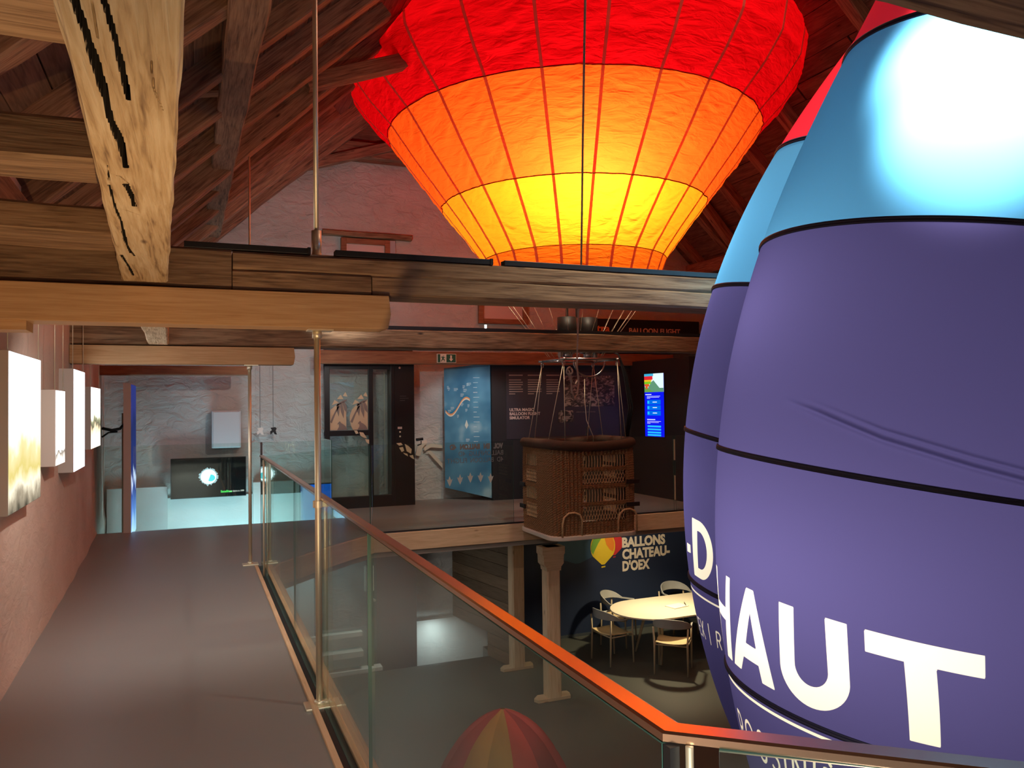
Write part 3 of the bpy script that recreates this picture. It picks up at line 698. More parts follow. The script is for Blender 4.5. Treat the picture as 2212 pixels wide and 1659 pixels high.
ROPEPTS = [(3.17, 5.98, 6.7), (3.171, 5.98, 5.06), (3.34, 6.33, 4.835), (3.65, 6.98, 4.22), (3.985, 7.68, 3.454), (4.055, 7.84, 3.098), (4.114, 8.03, 2.68), (4.079, 8.03, 1.99)]
t = thing('hanging_rope', 'long rope hanging from the roof in front of the balloon, looped at the burner', 'rope', (4.08, 8.02, 1.8))
tube('rope_line', ROPEPTS+[ (4.10, 8.03, 1.80), (4.08, 8.03, 1.66), (4.04, 8.03, 1.62), (4.01, 8.03, 1.70), (4.0, 8.03, 1.88), (3.97, 8.03, 1.94)], .011, ROPE, t, n=8)
tube('rope_knot', [(3.985+.035*math.cos(a), 8.03+.012*math.sin(2*a), 1.93+.04*math.sin(a)) for a in np.linspace(0, 6.28, 17)[:-1]], .011, ROPE, t, n=7, closed=True)
tube('rope_tail', [(3.97, 8.04, 1.90), (4.06, 8.1, 1.80), (4.14, 8.2, 1.78), (4.24, 8.3, 1.86), (4.30, 8.5, 2.05)], .009, ROPE, t, n=7)

# ================================================================== WICKER BASKET
bk = thing('wicker_basket', 'brown wicker balloon basket with padded rim and white base, hanging over the void', 'basket', (4.565, 9.04, BZ0))
WICK = plain('wicker', (.30, .155, .065), .6, bump=.6, bscale=120, var=.35)
WICKL = plain('wicker_pale', (.62, .42, .22), .6, var=.25, bscale=60)
DKLEA = plain('suede_rim', (.075, .04, .025), .9, bump=.3, bscale=90)
def rrect(x0, x1, y0, y1, r, step=.0125):
    pts = []
    def arc(cx, cy, a0):
        n = max(4, int(r*1.57/step))
        for k in range(n): a = a0+math.pi/2*k/n; pts.append((cx+r*math.cos(a), cy+r*math.sin(a), math.cos(a), math.sin(a)))
    def line(ax, ay, bx, by, nx, ny):
        L = math.hypot(bx-ax, by-ay); n = max(1, int(L/step))
        for k in range(n): pts.append((ax+(bx-ax)*k/n, ay+(by-ay)*k/n, nx, ny))
    line(x0+r, y0, x1-r, y0, 0, -1); arc(x1-r, y0+r, -math.pi/2); line(x1, y0+r, x1, y1-r, 1, 0); arc(x1-r, y1-r, 0)
    line(x1-r, y1, x0+r, y1, 0, 1); arc(x0+r, y1-r, math.pi/2); line(x0, y1-r, x0, y0+r, -1, 0); arc(x0+r, y0+r, math.pi)
    return pts
pp = rrect(BX0+.03, BX1-.03, BY0+.03, BY1-.03, .17)
zl = np.linspace(BZ0+.05, BZ1-.03, 74); NP = len(pp)
rows = [(.78, .92), (.58, .74), (.36, .52), (.13, .32)]   # openings (z ranges)
WX = (4.37, 4.96); WYL = (8.98, 9.36)
def inwin(x, y, z, nx, ny):
    for a, b in rows:
        if a < z < b:
            if ny < -.9 and WX[0] < x < WX[1]: return True
            if ny > .9 and WX[0] < x < WX[1]: return True
            if abs(nx) > .9 and WYL[0] < y < WYL[1]: return True
    return False
vs = []; fs = []
for i, z in enumerate(zl):
    for j, (x, y, nx, ny) in enumerate(pp):
        r_ = .013*math.sin(j*math.pi/2)*1.0+.0035*(1 if (i+j//2) % 2 else -1)+.012*math.sin((z-BZ0)*2.6)
        vs.append((x+nx*r_, y+ny*r_, z))
k = len(vs)
for i, z in enumerate(zl):
    for j, (x, y, nx, ny) in enumerate(pp): vs.append((x-nx*.03, y-ny*.03, z))
for i in range(len(zl)-1):
    for j in range(NP):
        j2 = (j+1) % NP; x, y, nx, ny = pp[j]
        if inwin(x, y, (zl[i]+zl[i+1])/2, nx, ny): continue
        fs.append((i*NP+j, i*NP+j2, (i+1)*NP+j2, (i+1)*NP+j)); fs.append((k+i*NP+j2, k+i*NP+j, k+(i+1)*NP+j, k+(i+1)*NP+j2))
fo = [q for q in fs if max(q) < k]; fi = [q for q in fs if max(q) >= k]
woven = mk('woven_wall', vs, fo+fi, WICK, bk, mats=[WICK, plain('wicker_inside_shade', (.05, .03, .018), .8)], midx=[0]*len(fo)+[1]*len(fi))  # inner faces get a darkened wicker colour, shade inside the basket
def strands(name, fx, a0, a1, rows_, n, par):
    mb = MB()
    for q, (za, zb) in enumerate(rows_):
        cross = q % 2 == 1
        for i in range(n):
            u = a0+(a1-a0)*(i+.5)/n; d = (a1-a0)/n
            if cross:
                mb.tube([fx(u-d*.4, za), fx(u+d*.55, (za+zb)/2), fx(u-d*.4, zb)], .0045, 5, cap=False)
                mb.tube([fx(u+d*.4, za), fx(u-d*.55, (za+zb)/2), fx(u+d*.4, zb)], .0045, 5, cap=False)
            else:
                mb.tube([fx(u, za), fx(u+.004, (za+zb)/2), fx(u, zb)], .0055, 5, cap=False)
    return mb.build(name, WICKL, par)
rows2 = rows
strands('cane_lattice', lambda u, z: (u, BY0+.035, z), WX[0], WX[1], rows2, 15, bk)
strands('cane_lattice', lambda u, z: (u, BY1-.035, z), WX[0], WX[1], rows2, 15, bk)
strands('cane_lattice', lambda u, z: (BX0+.035, u, z), WYL[0], WYL[1], rows2, 9, bk)
strands('cane_lattice', lambda u, z: (BX1-.035, u, z), WYL[0], WYL[1], rows2, 9, bk)
for z in (.76, .55, .34):
    mb = MB()
    for dz in (-.013, 0, .013): mb.tube([(WX[0]-.02+(WX[1]-WX[0]+.04)*k_/10, BY0+.022, z+dz+.004*math.sin(k_*1.3+dz*99)) for k_ in range(11)], .008, 6)
    mb.build('braided_band', WICK, bk)
rim = [(x, y) for x, y, _, _ in rrect(BX0+.035, BX1-.035, BY0+.035, BY1-.035, .17, .06)]
tube('padded_rim', [(x, y, BZ1-.025+.028*((x-4.565)/.5)**2) for x, y in rim], .062, DKLEA, bk, n=14, closed=True)
MB().prism([(x, y) for x, y, _, _ in rrect(BX0-.005, BX1+.005, BY0-.005, BY1+.005, .19, .05)], BZ0, BZ0+.055).build('white_base', plain('cream_rubber', (.72, .66, .56), .7), bk, bevel=.01)
for x, zt in ((4.22, .27), (4.98, .27)):
    tube('skid_arch', [(x-.13, BY0+.01, BZ0+.05), (x-.13, BY0+.005, .12), (x-.11, BY0, .20), (x-.05, BY0, .245), (x+.03, BY0, .25), (x+.10, BY0, .22), (x+.13, BY0+.005, .16), (x+.13, BY0+.01, BZ0+.05)], .013, WICKL, woven, n=8)
for z in (.28, .56):
    box('leather_strap', BX1-.20, BX1-.02, BY0-.006, BY0+.012, z, z+.05, plain('black_leather', (.02, .015, .015), .5), woven)
    box('leather_strap', BX0-.006, BX0+.012, 9.34, 9.50, z-.06, z-.01, MATS['black_leather'], woven)

# ================================================================== BLUE INFLATABLE BALLOON (two lobes)
inf = thing('inflatable_balloon', 'huge back-lit inflatable balloon, purple, light blue and red, with cream lettering', 'balloon', (3.0, 2.7, -1.0))
LN = dict(o=(3.5192*.85, 2.9484*.85), tl=(.1295, -.0817), c=[.001062, .001719, -.001184, -.109856, -.039459, 1.003783], s=(1.744, .7012, -.4067, -1.5467), lo=-2.55, hi=2.9)
LF = dict(o=(3.7734*.85, 3.9536*.85), tl=(.1723, -.1441), c=[.001298, -.001223, -.006344, -.1188, .038345, .832603], s=(1.5204, .5783, -.3671, -1.3142), lo=-2.3, hi=2.5)
for L in (LN, LF):
    a = Vector((*L['tl'], 1)).normalized(); L['a'] = a; L['e1'] = Vector((0, 1, 0)).cross(a).normalized(); L['e2'] = a.cross(L['e1'])
    L['O'] = Vector((*L['o'], 1.57))
SZ = .85      # assumed scale, real size unknown, shrunk to clear tie beam; metres per fitted unit
def rad(L, t): return float(np.polyval(L['c'], t))
def lob(L, t, ph, e=0.0):
    r = rad(L, t)+e; return L['O']+(L['a']*t+L['e1']*(r*math.cos(ph))+L['e2']*(r*math.sin(ph)))*SZ
def inside(L, p):
    d = (p-L['O'])/SZ; t = d.dot(L['a'])
    if not (L['lo'] < t < L['hi']): return False
    return (d-L['a']*t).length < rad(L, t)-.004
# glyphs as signed distances in a unit box (x right 0..w, y up 0..1)
def sd_poly(px, py, poly):
    d = np.full(px.shape, 1e9); s = np.ones(px.shape); n = len(poly); j = n-1
    for i in range(n):
        xi, yi = poly[i]; xj, yj = poly[j]; ex, ey = xj-xi, yj-yi; wx, wy = px-xi, py-yi
        t = np.clip((wx*ex+wy*ey)/(ex*ex+ey*ey+1e-12), 0, 1); d = np.minimum(d, (wx-ex*t)**2+(wy-ey*t)**2)
        c1 = py >= yi; c2 = py < yj; c3 = ex*wy > ey*wx
        fl = (c1 & c2 & c3) | (~c1 & ~c2 & ~c3); s = np.where(fl, -s, s); j = i
    return s*np.sqrt(d)          # negative inside
def sd_line(px, py, pts, hw):
    d = np.full(px.shape, 1e9)
    for (ax, ay), (bx, by) in zip(pts, pts[1:]):
        ex, ey = bx-ax, by-ay; t = np.clip(((px-ax)*ex+(py-ay)*ey)/(ex*ex+ey*ey+1e-12), 0, 1)
        d = np.minimum(d, np.hypot(px-ax-ex*t, py-ay-ey*t))
    return d-hw
def arcp(cx, cy, rx, ry, a0, a1, n=14): return [(cx+rx*math.cos(R_(a0+(a1-a0)*k/n)), cy+ry*math.sin(R_(a0+(a1-a0)*k/n))) for k in range(n+1)]
GL = {
 'H': ([[(.1,0),(.1,1)], [(.62,0),(.62,1)], [(.1,.5),(.62,.5)]], .72),
 'O': ([arcp(.45,.5,.38,.45,0,360,28)], .90), 'R': ([[(.1,0),(.1,.95),(.34,.95)]+arcp(.34,.70,.22,.25,90,-90)+[(.1,.45)], [(.34,.45),(.6,0)]], .68),
 'S': ([arcp(.32,.72,.22,.23,40,270)+arcp(.32,.26,.24,.23,90,-140)], .62), 'I': ([[(.1,0),(.1,1)]], .2), '|': ([[(.1,-.1),(.1,1.1)]], .2),
 'N': ([[(.1,0),(.1,1),(.68,0),(.68,1)]], .78), 'E': ([[(.5,0),(.1,0),(.1,.95),(.5,.95)], [(.1,.5),(.45,.5)]], .56), 'X': ([[(.02,0),(.6,1)], [(.02,1),(.6,0)]], .62),
 'È': ([[(.5,0),(.1,0),(.1,.95),(.5,.95)], [(.1,.5),(.45,.5)], [(.35,1.1),(.2,1.25)]], .56),
 'D': ([[(.1,0),(.1,.95),(.32,.95)]+arcp(.32,.475,.38,.475,90,-90)+[(.1,0)]], .80), ' ': ([], .35)}
def lobe_mesh(L, par, near):
    A, B, Cc, Dd = L['s']
    CRM = (1.0, .90, .64); PUR = (.070, .060, .162)
    dens = [math.radians(a) for a in (np.arange(143, 247, .42) if near else np.arange(140, 216, .5))]
    lo_, hi_ = dens[0], dens[-1]
    rest = list(np.linspace(hi_, lo_+2*math.pi, 90))[1:-1]; PH = dens+rest
    glyph = []
    if near:
        tT, tB = -1.036, -1.466
        U = lambda a: a     # polygons given directly in (degrees, t)
        glyph += [[(162.3, tT), (165.4, tT), (161.7, tB), (156.2, tB)], [(146, tT), (150, tT), (146, tB), (140, tB)], [(149, -1.207), (162, -1.207), (161.4, -1.275), (148, -1.275)]]
        Ao = [(175.5, tT), (178.9, tT), (186.9, tB), (181.3, tB), (180.0, -1.39), (171.9, -1.388), (169.3, tB), (163.8, tB)]
        Ah = [(177.0, -1.150), (179.3, -1.315), (173.9, -1.312)]
        Up = [(189.1, tT), (194.0, tT)]+arcp(199.8, -1.285, 5.15, .083, 180, 360, 16)+[(203.1, tT), (208.9, tT)]+arcp(200.3, -1.312, 10.8, .155, 2, -182, 24)
        Tp = [(213.2, tT), (240.9, tT), (242.3, -1.132), (230.8, -1.130), (236.0, tB), (227.9, tB), (223.3, -1.130), (214.0, -1.130)]
    else:
        Do = [(168.6, -.897)]+arcp(176.2, -1.078, 12.0, .182, 90, -90, 22)+[(167.2, -1.262)]
        Dh = [(174.4, -.962)]+arcp(176.4, -1.08, 6.8, .118, 90, -90, 18)+[(173.6, -1.198)]
        glyph += [[(156.5, -1.090), (164.2, -1.084), (163.8, -1.137), (155.4, -1.148)], [(189.9, -.90), (191.6, -.90), (191.5, -.97), (190.4, -.968)]]
    zones = [('purple_panel', L['lo'], Cc, PUR), ('purple_panel', Cc, B, PUR), ('blue_panel', B, A, (.080, .285, .47)), ('red_panel', A, L['hi'], (.88, .03, .05))]
    for nm, t0, t1, col in zones:
        ink = nm == 'purple_panel' and t1 == Cc
        if ink: tl = list(np.arange(t0, -1.9, .05))+list(np.arange(-1.9, -.86, .0068))+list(np.linspace(-.86, t1, 10))
        elif near and nm == 'purple_panel': tl = list(np.linspace(t0, -.05, 62))+list(np.linspace(-.02, t1, 18))
        else: tl = list(np.linspace(t0, t1, max(6, int((t1-t0)/.04))))
        tl = np.array(tl); NT, NPH = len(tl), len(PH)
        vs = []; ins = np.zeros((NT, NPH), bool); other = LF if near else LN
        for i, t in enumerate(tl):
            for j, ph in enumerate(PH):
                e = 0
                if near and nm == 'purple_panel' and not ink:   # a slanting fold
                    x = math.degrees(ph); tc = np.interp(x, [185, 195, 212, 231, 242, 260], [-.12, -.16, -.241, -.298, -.323, -.36])
                    if 185 < x < 262: e = -.022*math.exp(-((t-tc)/.012)**2)*min(1, (x-185)/12)-.013*math.exp(-((t-tc-.04)/.009)**2)*min(1, (x-190)/25 if x > 190 else 0)
                p = lob(L, t, ph, e); vs.append(p); ins[i, j] = inside(other, p)
        fs = []
        for i in range(NT-1):
            for j in range(NPH):
                j2 = (j+1) % NPH
                if ins[i, j] and ins[i+1, j] and ins[i, j2] and ins[i+1, j2]: continue
                fs.append((i*NPH+j, i*NPH+j2, (i+1)*NPH+j2, (i+1)*NPH+j))
        mat = fabric('inflatable_'+nm+('_print' if ink else ''), col, .6, ink=CRM if ink else None)
        o = mk(nm, vs, fs, mat, par, smooth=True)
        if ink:
            T2, P2 = np.meshgrid(tl, [math.degrees(p) for p in PH], indexing='ij')
            sc = math.pi/180; X = P2*sc; Y = T2; S = np.full(X.shape, 1.)
            def P_(g): return [(a*sc, b) for a, b in g]
            for g in glyph: S = np.minimum(S, sd_poly(X, Y, P_(g)))
            if near:
                S = np.minimum(S, np.maximum(sd_poly(X, Y, P_(Ao)), -sd_poly(X, Y, P_(Ah))))
                S = np.minimum(S, sd_poly(X, Y, P_(Up))); S = np.minimum(S, sd_poly(X, Y, P_(Tp)))
                S = np.minimum(S, np.where((P2 > 140) & (P2 < 248), np.abs(Y+1.588)-.0075, 1))
                word, u0_, tb, h, kk = 'ROSSINIÈRE', 156.0, -1.885, .160, .94
            else:
                S = np.minimum(S, np.maximum(sd_poly(X, Y, P_(Do)), -sd_poly(X, Y, P_(Dh))))
                S = np.minimum(S, np.where((P2 > 140) & (P2 < 200), np.abs(Y+1.378)-.0065, 1))
                word, u0_, tb, h, kk = 'OEX | R', 148.0, -1.655, .108, 1.45
            u = u0_*sc
            for ch in word:
                st, wd = GL[ch]
                for pl in st: S = np.minimum(S, sd_line((X-u)/h/kk, (Y-tb)/h, pl, .055)*h*kk)
                u += (wd+.22)*h*kk
            val = np.clip(.5-S/.05, 0, 1).ravel()
            at = o.data.attributes.new('ink', 'FLOAT', 'POINT'); at.data.foreach_set('value', val.astype(np.float32))
    DK = plain('dark_piping', (.02, .02, .06), .6)
    for t in (A, B, Cc, Dd):
        pts = [(lob(L, t, p, .002), p) for p in np.linspace(0, 2*math.pi, 240)]
        run = []
        other = LF if near else LN
        def flush():
            if len(run) > 3:
                for dt in (-.006, .006): pass
                vs = []; q = []
                for p, ph in run:
                    n_ = L['e1']*math.cos(ph)+L['e2']*math.sin(ph)
                    for a_, b_ in ((-.011, -.003), (-.011, .006), (-.003, .008), (0, .003), (.003, .008), (.011, .006), (.011, -.003)): vs.append(p+L['a']*a_+n_*b_)
                m_ = 7; fs = [(i*m_+k_, i*m_+(k_+1) % m_, (i+1)*m_+(k_+1) % m_, (i+1)*m_+k_) for i in range(len(run)-1) for k_ in range(m_)]
                mk('seam_piping', vs, fs, DK, par, smooth=True)
        pts = pts[60:]+pts[:60] if near else pts
        for p, ph in pts:
            if inside(other, p): flush(); run = []
            else: run.append((p, ph))
        flush()
lobe_mesh(LN, inf, True); lobe_mesh(LF, inf, False)
MB().lathe([(.305, -2.165), (.255, -2.38), (.17, -2.5), (.02, -2.55)], (0, 0, 0), 24).build('mouth_cone', fabric('inflatable_mouth', (.15, .13, .28), .4), inf, smooth=True,
    M=Matrix.Translation(LN['O']) @ Matrix(((LN['e1'].x, LN['e2'].x, LN['a'].x, 0), (LN['e1'].y, LN['e2'].y, LN['a'].y, 0), (LN['e1'].z, LN['e2'].z, LN['a'].z, 0), (0, 0, 0, 1))))
tube('hanging_cord', [LN['O']+LN['a']*2.42, (3.28, 2.31, 6.45)], .008, BLACK, inf, n=6)

# ================================================================== WALL LIGHTBOXES
def pic(name, kind):
    if name in MATS: return MATS[name]
    m, nt, out = newmat(name); e = nd(nt, 'ShaderNodeEmission'); nt.links.new(e.outputs[0], out.inputs[0])
    tc = nd(nt, 'ShaderNodeTexCoord'); sp = nd(nt, 'ShaderNodeSeparateXYZ'); nt.links.new(tc.outputs['Generated'], sp.inputs[0])
    n = nd(nt, 'ShaderNodeTexNoise'); n.inputs['Scale'].default_value = 4.5; n.inputs['Detail'].default_value = 7; nt.links.new(tc.outputs['Generated'], n.inputs['Vector'])
    a = nd(nt, 'ShaderNodeMath', operation='MULTIPLY_ADD'); a.inputs[1].default_value = .35; nt.links.new(n.outputs[0], a.inputs[0]); nt.links.new(sp.outputs[2], a.inputs[2])
    st = {'meadow': [(.12, (.03, .03, .02)), (.22, (.5, .42, .3)), (.30, (1.3, 1.2, .9)), (.42, (.9, .75, .25)), (.55, (1.1, .95, .5)), (.75, (2.2, 2.1, 1.9)), (1, (2.6, 2.5, 2.5))],
          'snow': [(.2, (2, 1.8, 1.6)), (.31, (.25, .2, .15)), (.36, (2.4, 2.3, 2.2)), (1, (2.8, 2.7, 2.7))],
          'sky': [(.0, (2.2, 2.2, 2.6)), (1, (2.8, 2.8, 3.0))],
          'forest': [(.3, (2, 1.7, 1.3)), (.5, (1.4, 1.1, .7)), (.56, (.2, .18, .12)), (.64, (.5, .5, .3)), (.72, (2.2, 2.2, 1.9)), (1, (2.6, 2.6, 2.5))],
          'blue': [(.1, (.9, 1.5, 1.7)), (.3, (.15, .35, .9)), (.5, (.03, .06, .3)), (.55, (.9, 1.1, 1.5)), (.6, (.02, .04, .2)), (.9, (.02, .03, .12)), (1, (.03, .04, .2))],
          'azure': [(.15, (.8, 1.6, 2)), (.4, (.2, .7, 1.6)), (.55, (.02, .25, 1.0)), (1, (.01, .15, .8))]}[kind]
    r = ramp(nt, st, a.outputs[0]); nt.links.new(r.outputs[0], e.inputs[0]); e.inputs[1].default_value = 1.0
    MATS[name] = m; return m
BOXW = plain('lightbox_shell', (.50, .44, .40), .6)
def lightbox(label, y0, y1, z0, z1, kind, xb=-1.0, xf=-.9, wire=True, group=None):
    t = thing('lightbox', label, 'lightbox', (xf, (y0+y1)/2, z0), group='lightboxes along the left wall')
    h_ = box('housing', xb, xf-.004, y0, y1, z0, z1, BOXW, t, bevel=.004)
    box('picture', xf-.0035, xf, y0+.006, y1-.006, z0+.006, z1-.006, pic('picture_'+kind, kind), h_)
    if wire:
        for y in (y0+.02, y1-.02): tube('hanging_wire', [(xf-.012, y, z1-.01), (xf-.012, y, 2.6)], .003, STEEL, t, n=5)
lightbox('nearest and largest wall lightbox, white with yellow meadow print', 4.91, 5.87, 1.0, 1.89, 'meadow')
lightbox('small low wall lightbox with a dark spot near its foot, second from the left', 6.49, 6.93, 1.155, 1.71, 'snow')
lightbox('tall plain white wall lightbox, third from the left', 7.43, 8.15, 1.04, 1.905, 'sky', -1.02)
lightbox('farthest wall lightbox with a dark forest band, fourth from the left', 8.65, 9.49, 1.17, 1.785, 'forest', -1.06)
t = thing('standing_lightbox', 'tall floor-standing lightbox with dark blue print by the stairwell', 'lightbox', (-.75, 11.1, 0))
box('housing', -.79, -.704, 11.04, 11.12, 0, 1.885, BOXW, t)
box('housing', -.79, -.704, 11.121, 11.95, -.1, 1.885, BOXW, t)
box('picture', -.704, -.698, 11.06, 11.94, -.08, 1.87, pic('picture_blue', 'blue'), t)
t = thing('wall_rail', 'thin brown wooden strip on the left wall behind the big lightbox', 'strip', (-1.0, 6.2, 1.2))
box('strip', -1.0, -.985, 6.02, 6.14, 1.25, 1.68, FRAMEWOOD, t)
tagtimber('wooden_post', 'brown wooden post standing behind the tall blue lightbox', 'post', (-.84, 12.2, -.3), (-.84, 12.2, 1.5), .10, .10, FRAMEWOOD, up=(0, 1, 0), rough=.002)
t = thing('bracket_arm', 'dark curved bracket arm between left wall and the tall blue lightbox', 'bracket', (-1.0, 12.1, 1.2))
tube('arm', [(-1.12, 12.0, 1.30), (-1.0, 12.0, 1.27), (-.9, 12.0, 1.29), (-.84, 12.0, 1.36)], .02, BLACK, t, n=8)
tube('stay', [(-1.12, 12.0, 1.18), (-1.04, 12.0, 1.24), (-.93, 12.0, 1.25)], .012, BLACK, t, n=8)

# space screen on the far wall
t = thing('space_screen', 'wide black wall screen showing a bright globe in space', 'screen', (.24, 12.38, .25))
m_, nt, out = newmat('screen_stars'); MATS['screen_stars'] = m_
b = nd(nt, 'ShaderNodeBsdfPrincipled'); b.inputs['Base Color'].default_value = (.006, .007, .008, 1); b.inputs['Roughness'].default_value = .15
tc = nd(nt, 'ShaderNodeTexCoord'); vo = nd(nt, 'ShaderNodeTexVoronoi'); vo.inputs['Scale'].default_value = 26; nt.links.new(tc.outputs['Object'], vo.inputs['Vector'])
r1 = ramp(nt, [(.05, (1, 1, 1)), (.11, (0, 0, 0))], vo.outputs['Distance'])
gr = nd(nt, 'ShaderNodeTexNoise'); gr.inputs['Scale'].default_value = 2.4; nt.links.new(tc.outputs['Object'], gr.inputs['Vector'])
r2 = ramp(nt, [(.5, (0, 0, 0)), (.62, (1, 1, 1))], gr.outputs[0])
mm = nd(nt, 'ShaderNodeMix', data_type='RGBA', blend_type='MULTIPLY'); mm.inputs[0].default_value = 1; nt.links.new(r1.outputs[0], mm.inputs[6]); nt.links.new(r2.outputs[0], mm.inputs[7])
nt.links.new(mm.outputs[2], b.inputs['Emission Color']); b.inputs['Emission Strength'].default_value = .5; nt.links.new(b.outputs[0], out.inputs[0])
box('screen_case', -.275, .755, 12.345, 12.40, .25, .83, BLACK, t, bevel=.004)
box('wall_mount', .1, .4, 12.40, 12.56, .4, .7, BLACK, t)
box('display', -.265, .745, 12.341, 12.345, .26, .82, m_, t)
flatpoly('globe_halo', [(.125*(1+.12*random.uniform(-1, 1))*math.cos(a), .125*(1+.12*random.uniform(-1, 1))*math.sin(a)) for a in np.linspace(0, 6.28, 70)[:-1]], emit('halo_white', (.55, .8, .9), .9), t, facing(.235, 12.3405, .555), .001)
flatpoly('globe', [(.105*math.cos(a), .105*math.sin(a)) for a in np.linspace(0, 6.28, 40)[:-1]], emit('globe_white', (.85, 1, 1), 2.2), t, facing(.235, 12.339, .555), .001)
flatpoly('globe_sea', [(.06*math.cos(a)+.03, .05*math.sin(a)-.02) for a in np.linspace(-2.2, 1.6, 20)], emit('globe_cyan', (.1, .8, .9), 1.3), t, facing(.235, 12.337, .555), .001)
text('caption', 'Satellites', .045, emit('caption_green', (.1, .9, .15), 1.5), facing(.40, 12.338, .315), t, bold=.001)
text('caption', 'and debris in 1999', .036, emit('caption_white', (.9, 1, .9), 1.2), facing(.52, 12.338, .317), t, width=.205)
t = thing('wall_cabinet', 'small pale grey wall cabinet above the space screen', 'cabinet', (.485, 12.5, .96))
box('cabinet_body', .28, .69, 12.40, 12.58, .96, 1.515, plain('pale_cabinet', (.58, .60, .62), .5), t, bevel=.015)
box('cabinet_door', .30, .67, 12.392, 12.40, .98, 1.495, MATS['pale_cabinet'], t, bevel=.006)
t = thing('blue_screen', 'bright azure sky screen low on the far wall, left of the lift', 'screen', (1.76, 12.4, -.8))
box('housing', 1.53, 1.80, 12.33, 12.43, -.9, .375, BLACK, t)
box('picture', 1.54, 1.792, 12.325, 12.33, -.89, .365, pic('picture_azure', 'azure'), t)
for k_, (x, c) in enumerate(((.96, 'pale'), (1.15, 'black'))):
    mt_ = plain('tag_pale', (.85, .74, .66), .6) if k_ == 0 else BLACK
    t = thing('hanging_figure', ('tiny pale paper figure' if k_ == 0 else 'tiny black paper figure')+' hanging on a wire before the plaster wall', 'ornament', (x, 12.4, 1.15))
    tube('wire', [(x, 12.4, 1.25), (x, 12.4, 2.2), (x, 12.62, 2.24)], .003, BLACK, t, n=4)
    flatpoly('figure', [(0, .05), (.03, .055), (.05, .03), (.035, 0), (.055, -.06), (.02, -.055), (0, -.02), (-.04, -.06), (-.045, -.01), (-.02, .01), (-.04, .045)], mt_, t, facing(x, 12.4, 1.20), .01)

# ================================================================== LIFT
lift = thing('lift', 'black-framed glass lift between the stairwell and the blue panel', 'lift', (2.56, 12.1, LOW))
LB = plain('lift_black', (.012, .010, .010), .35)
Y0 = 12.04
for a in [(1.86, 1.94, -.02, 2.33), (2.53, 2.60, 0, 2.33), (2.88, 2.94, 0, 2.33)]: box('door_post', a[0], a[1], Y0, Y0+.08, a[2], a[3], LB, lift, bevel=.004)
for z0, z1 in ((2.12, 2.46), (1.105, 1.185), (.0, .18)): box('door_rail', 1.86, 2.94 if z0 != 1.105 else 2.55, Y0+.002, Y0+.078, z0, z1, LB, lift, bevel=.003)
MB().add([], []).add([(x, y, z) for y in (Y0, Y0+.5) for x, z in [(2.94,0),(3.25,0),(3.25,2.34),(3.235,2.41),(3.19,2.45),(3.10,2.465),(2.94,2.465)]],
    [list(range(7))[::-1][::-1], list(range(7, 14))[::-1]]+[((i+1) % 7, i, i+7, (i+1) % 7+7) for i in range(7)]).build('control_column', LB, lift)
for z0, z1 in ((1.19, 2.115), (.185, 1.10)): box('door_glass', 1.945, 2.525, Y0+.03, Y0+.04, z0, z1, GLASS, lift)
box('side_glass', 2.605, 2.875, Y0+.05, Y0+.06, .18, 2.115, GLASS, lift)
for x, z0, z1 in ((2.66, .2, 2.1), (2.84, .2, 2.1)): box('inner_trim', x, x+.008, Y0+.3, Y0+.31, z0, z1, STEEL, lift)
tube('door_lamp', [(3.02, Y0-.002, 2.145), (3.02, Y0-.006, 2.145)], .018, plain('lamp_red', (.6, .25, .18), .4), lift, n=14)
box('call_label', 2.98, 3.05, Y0-.004, Y0, 1.19, 1.225, plain('label_pale', (.55, .45, .42), .5), lift)
for z in (1.145, 1.075): box('call_button', 3.005, 3.03, Y0-.006, Y0, z-.012, z+.012, STEEL, lift)
for z, w_ in ((1.70, .10), (1.665, .14), (1.63, .08)): box('engraved_line', 3.02, 3.02+w_, Y0-.002, Y0, z, z+.006, plain('grey_line', (.12, .11, .11), .6), lift)
# shaft below the landing
for a in [(1.28, 1.36), (2.04, 2.12)]: box('shaft_post', a[0]+.35, a[1]+.35, 11.55, 11.63, LOW, -.31, LB, lift)
box('shaft_column', 2.62, 3.24, 11.98, 12.38, -3.5, -.31, plain('shaft_grey', (.07, .055, .055), .6), lift)
box('shaft_rail', 1.64, 2.62, 11.55, 11.6, -.58, -.5, LB, lift); box('shaft_glass', 1.72, 2.38, 11.58, 11.59, LOW, -.6, GLASS, lift)
MB().tube([(3.25, 11.95, 1.02), (3.36, 11.95, 1.03)], .022, 10).tube([(3.33, 11.95, 1.0), (3.33, 11.95, .95), (3.27, 11.95, .93)], .009, 8).build('handle_arm', BLACK, lift, smooth=True)
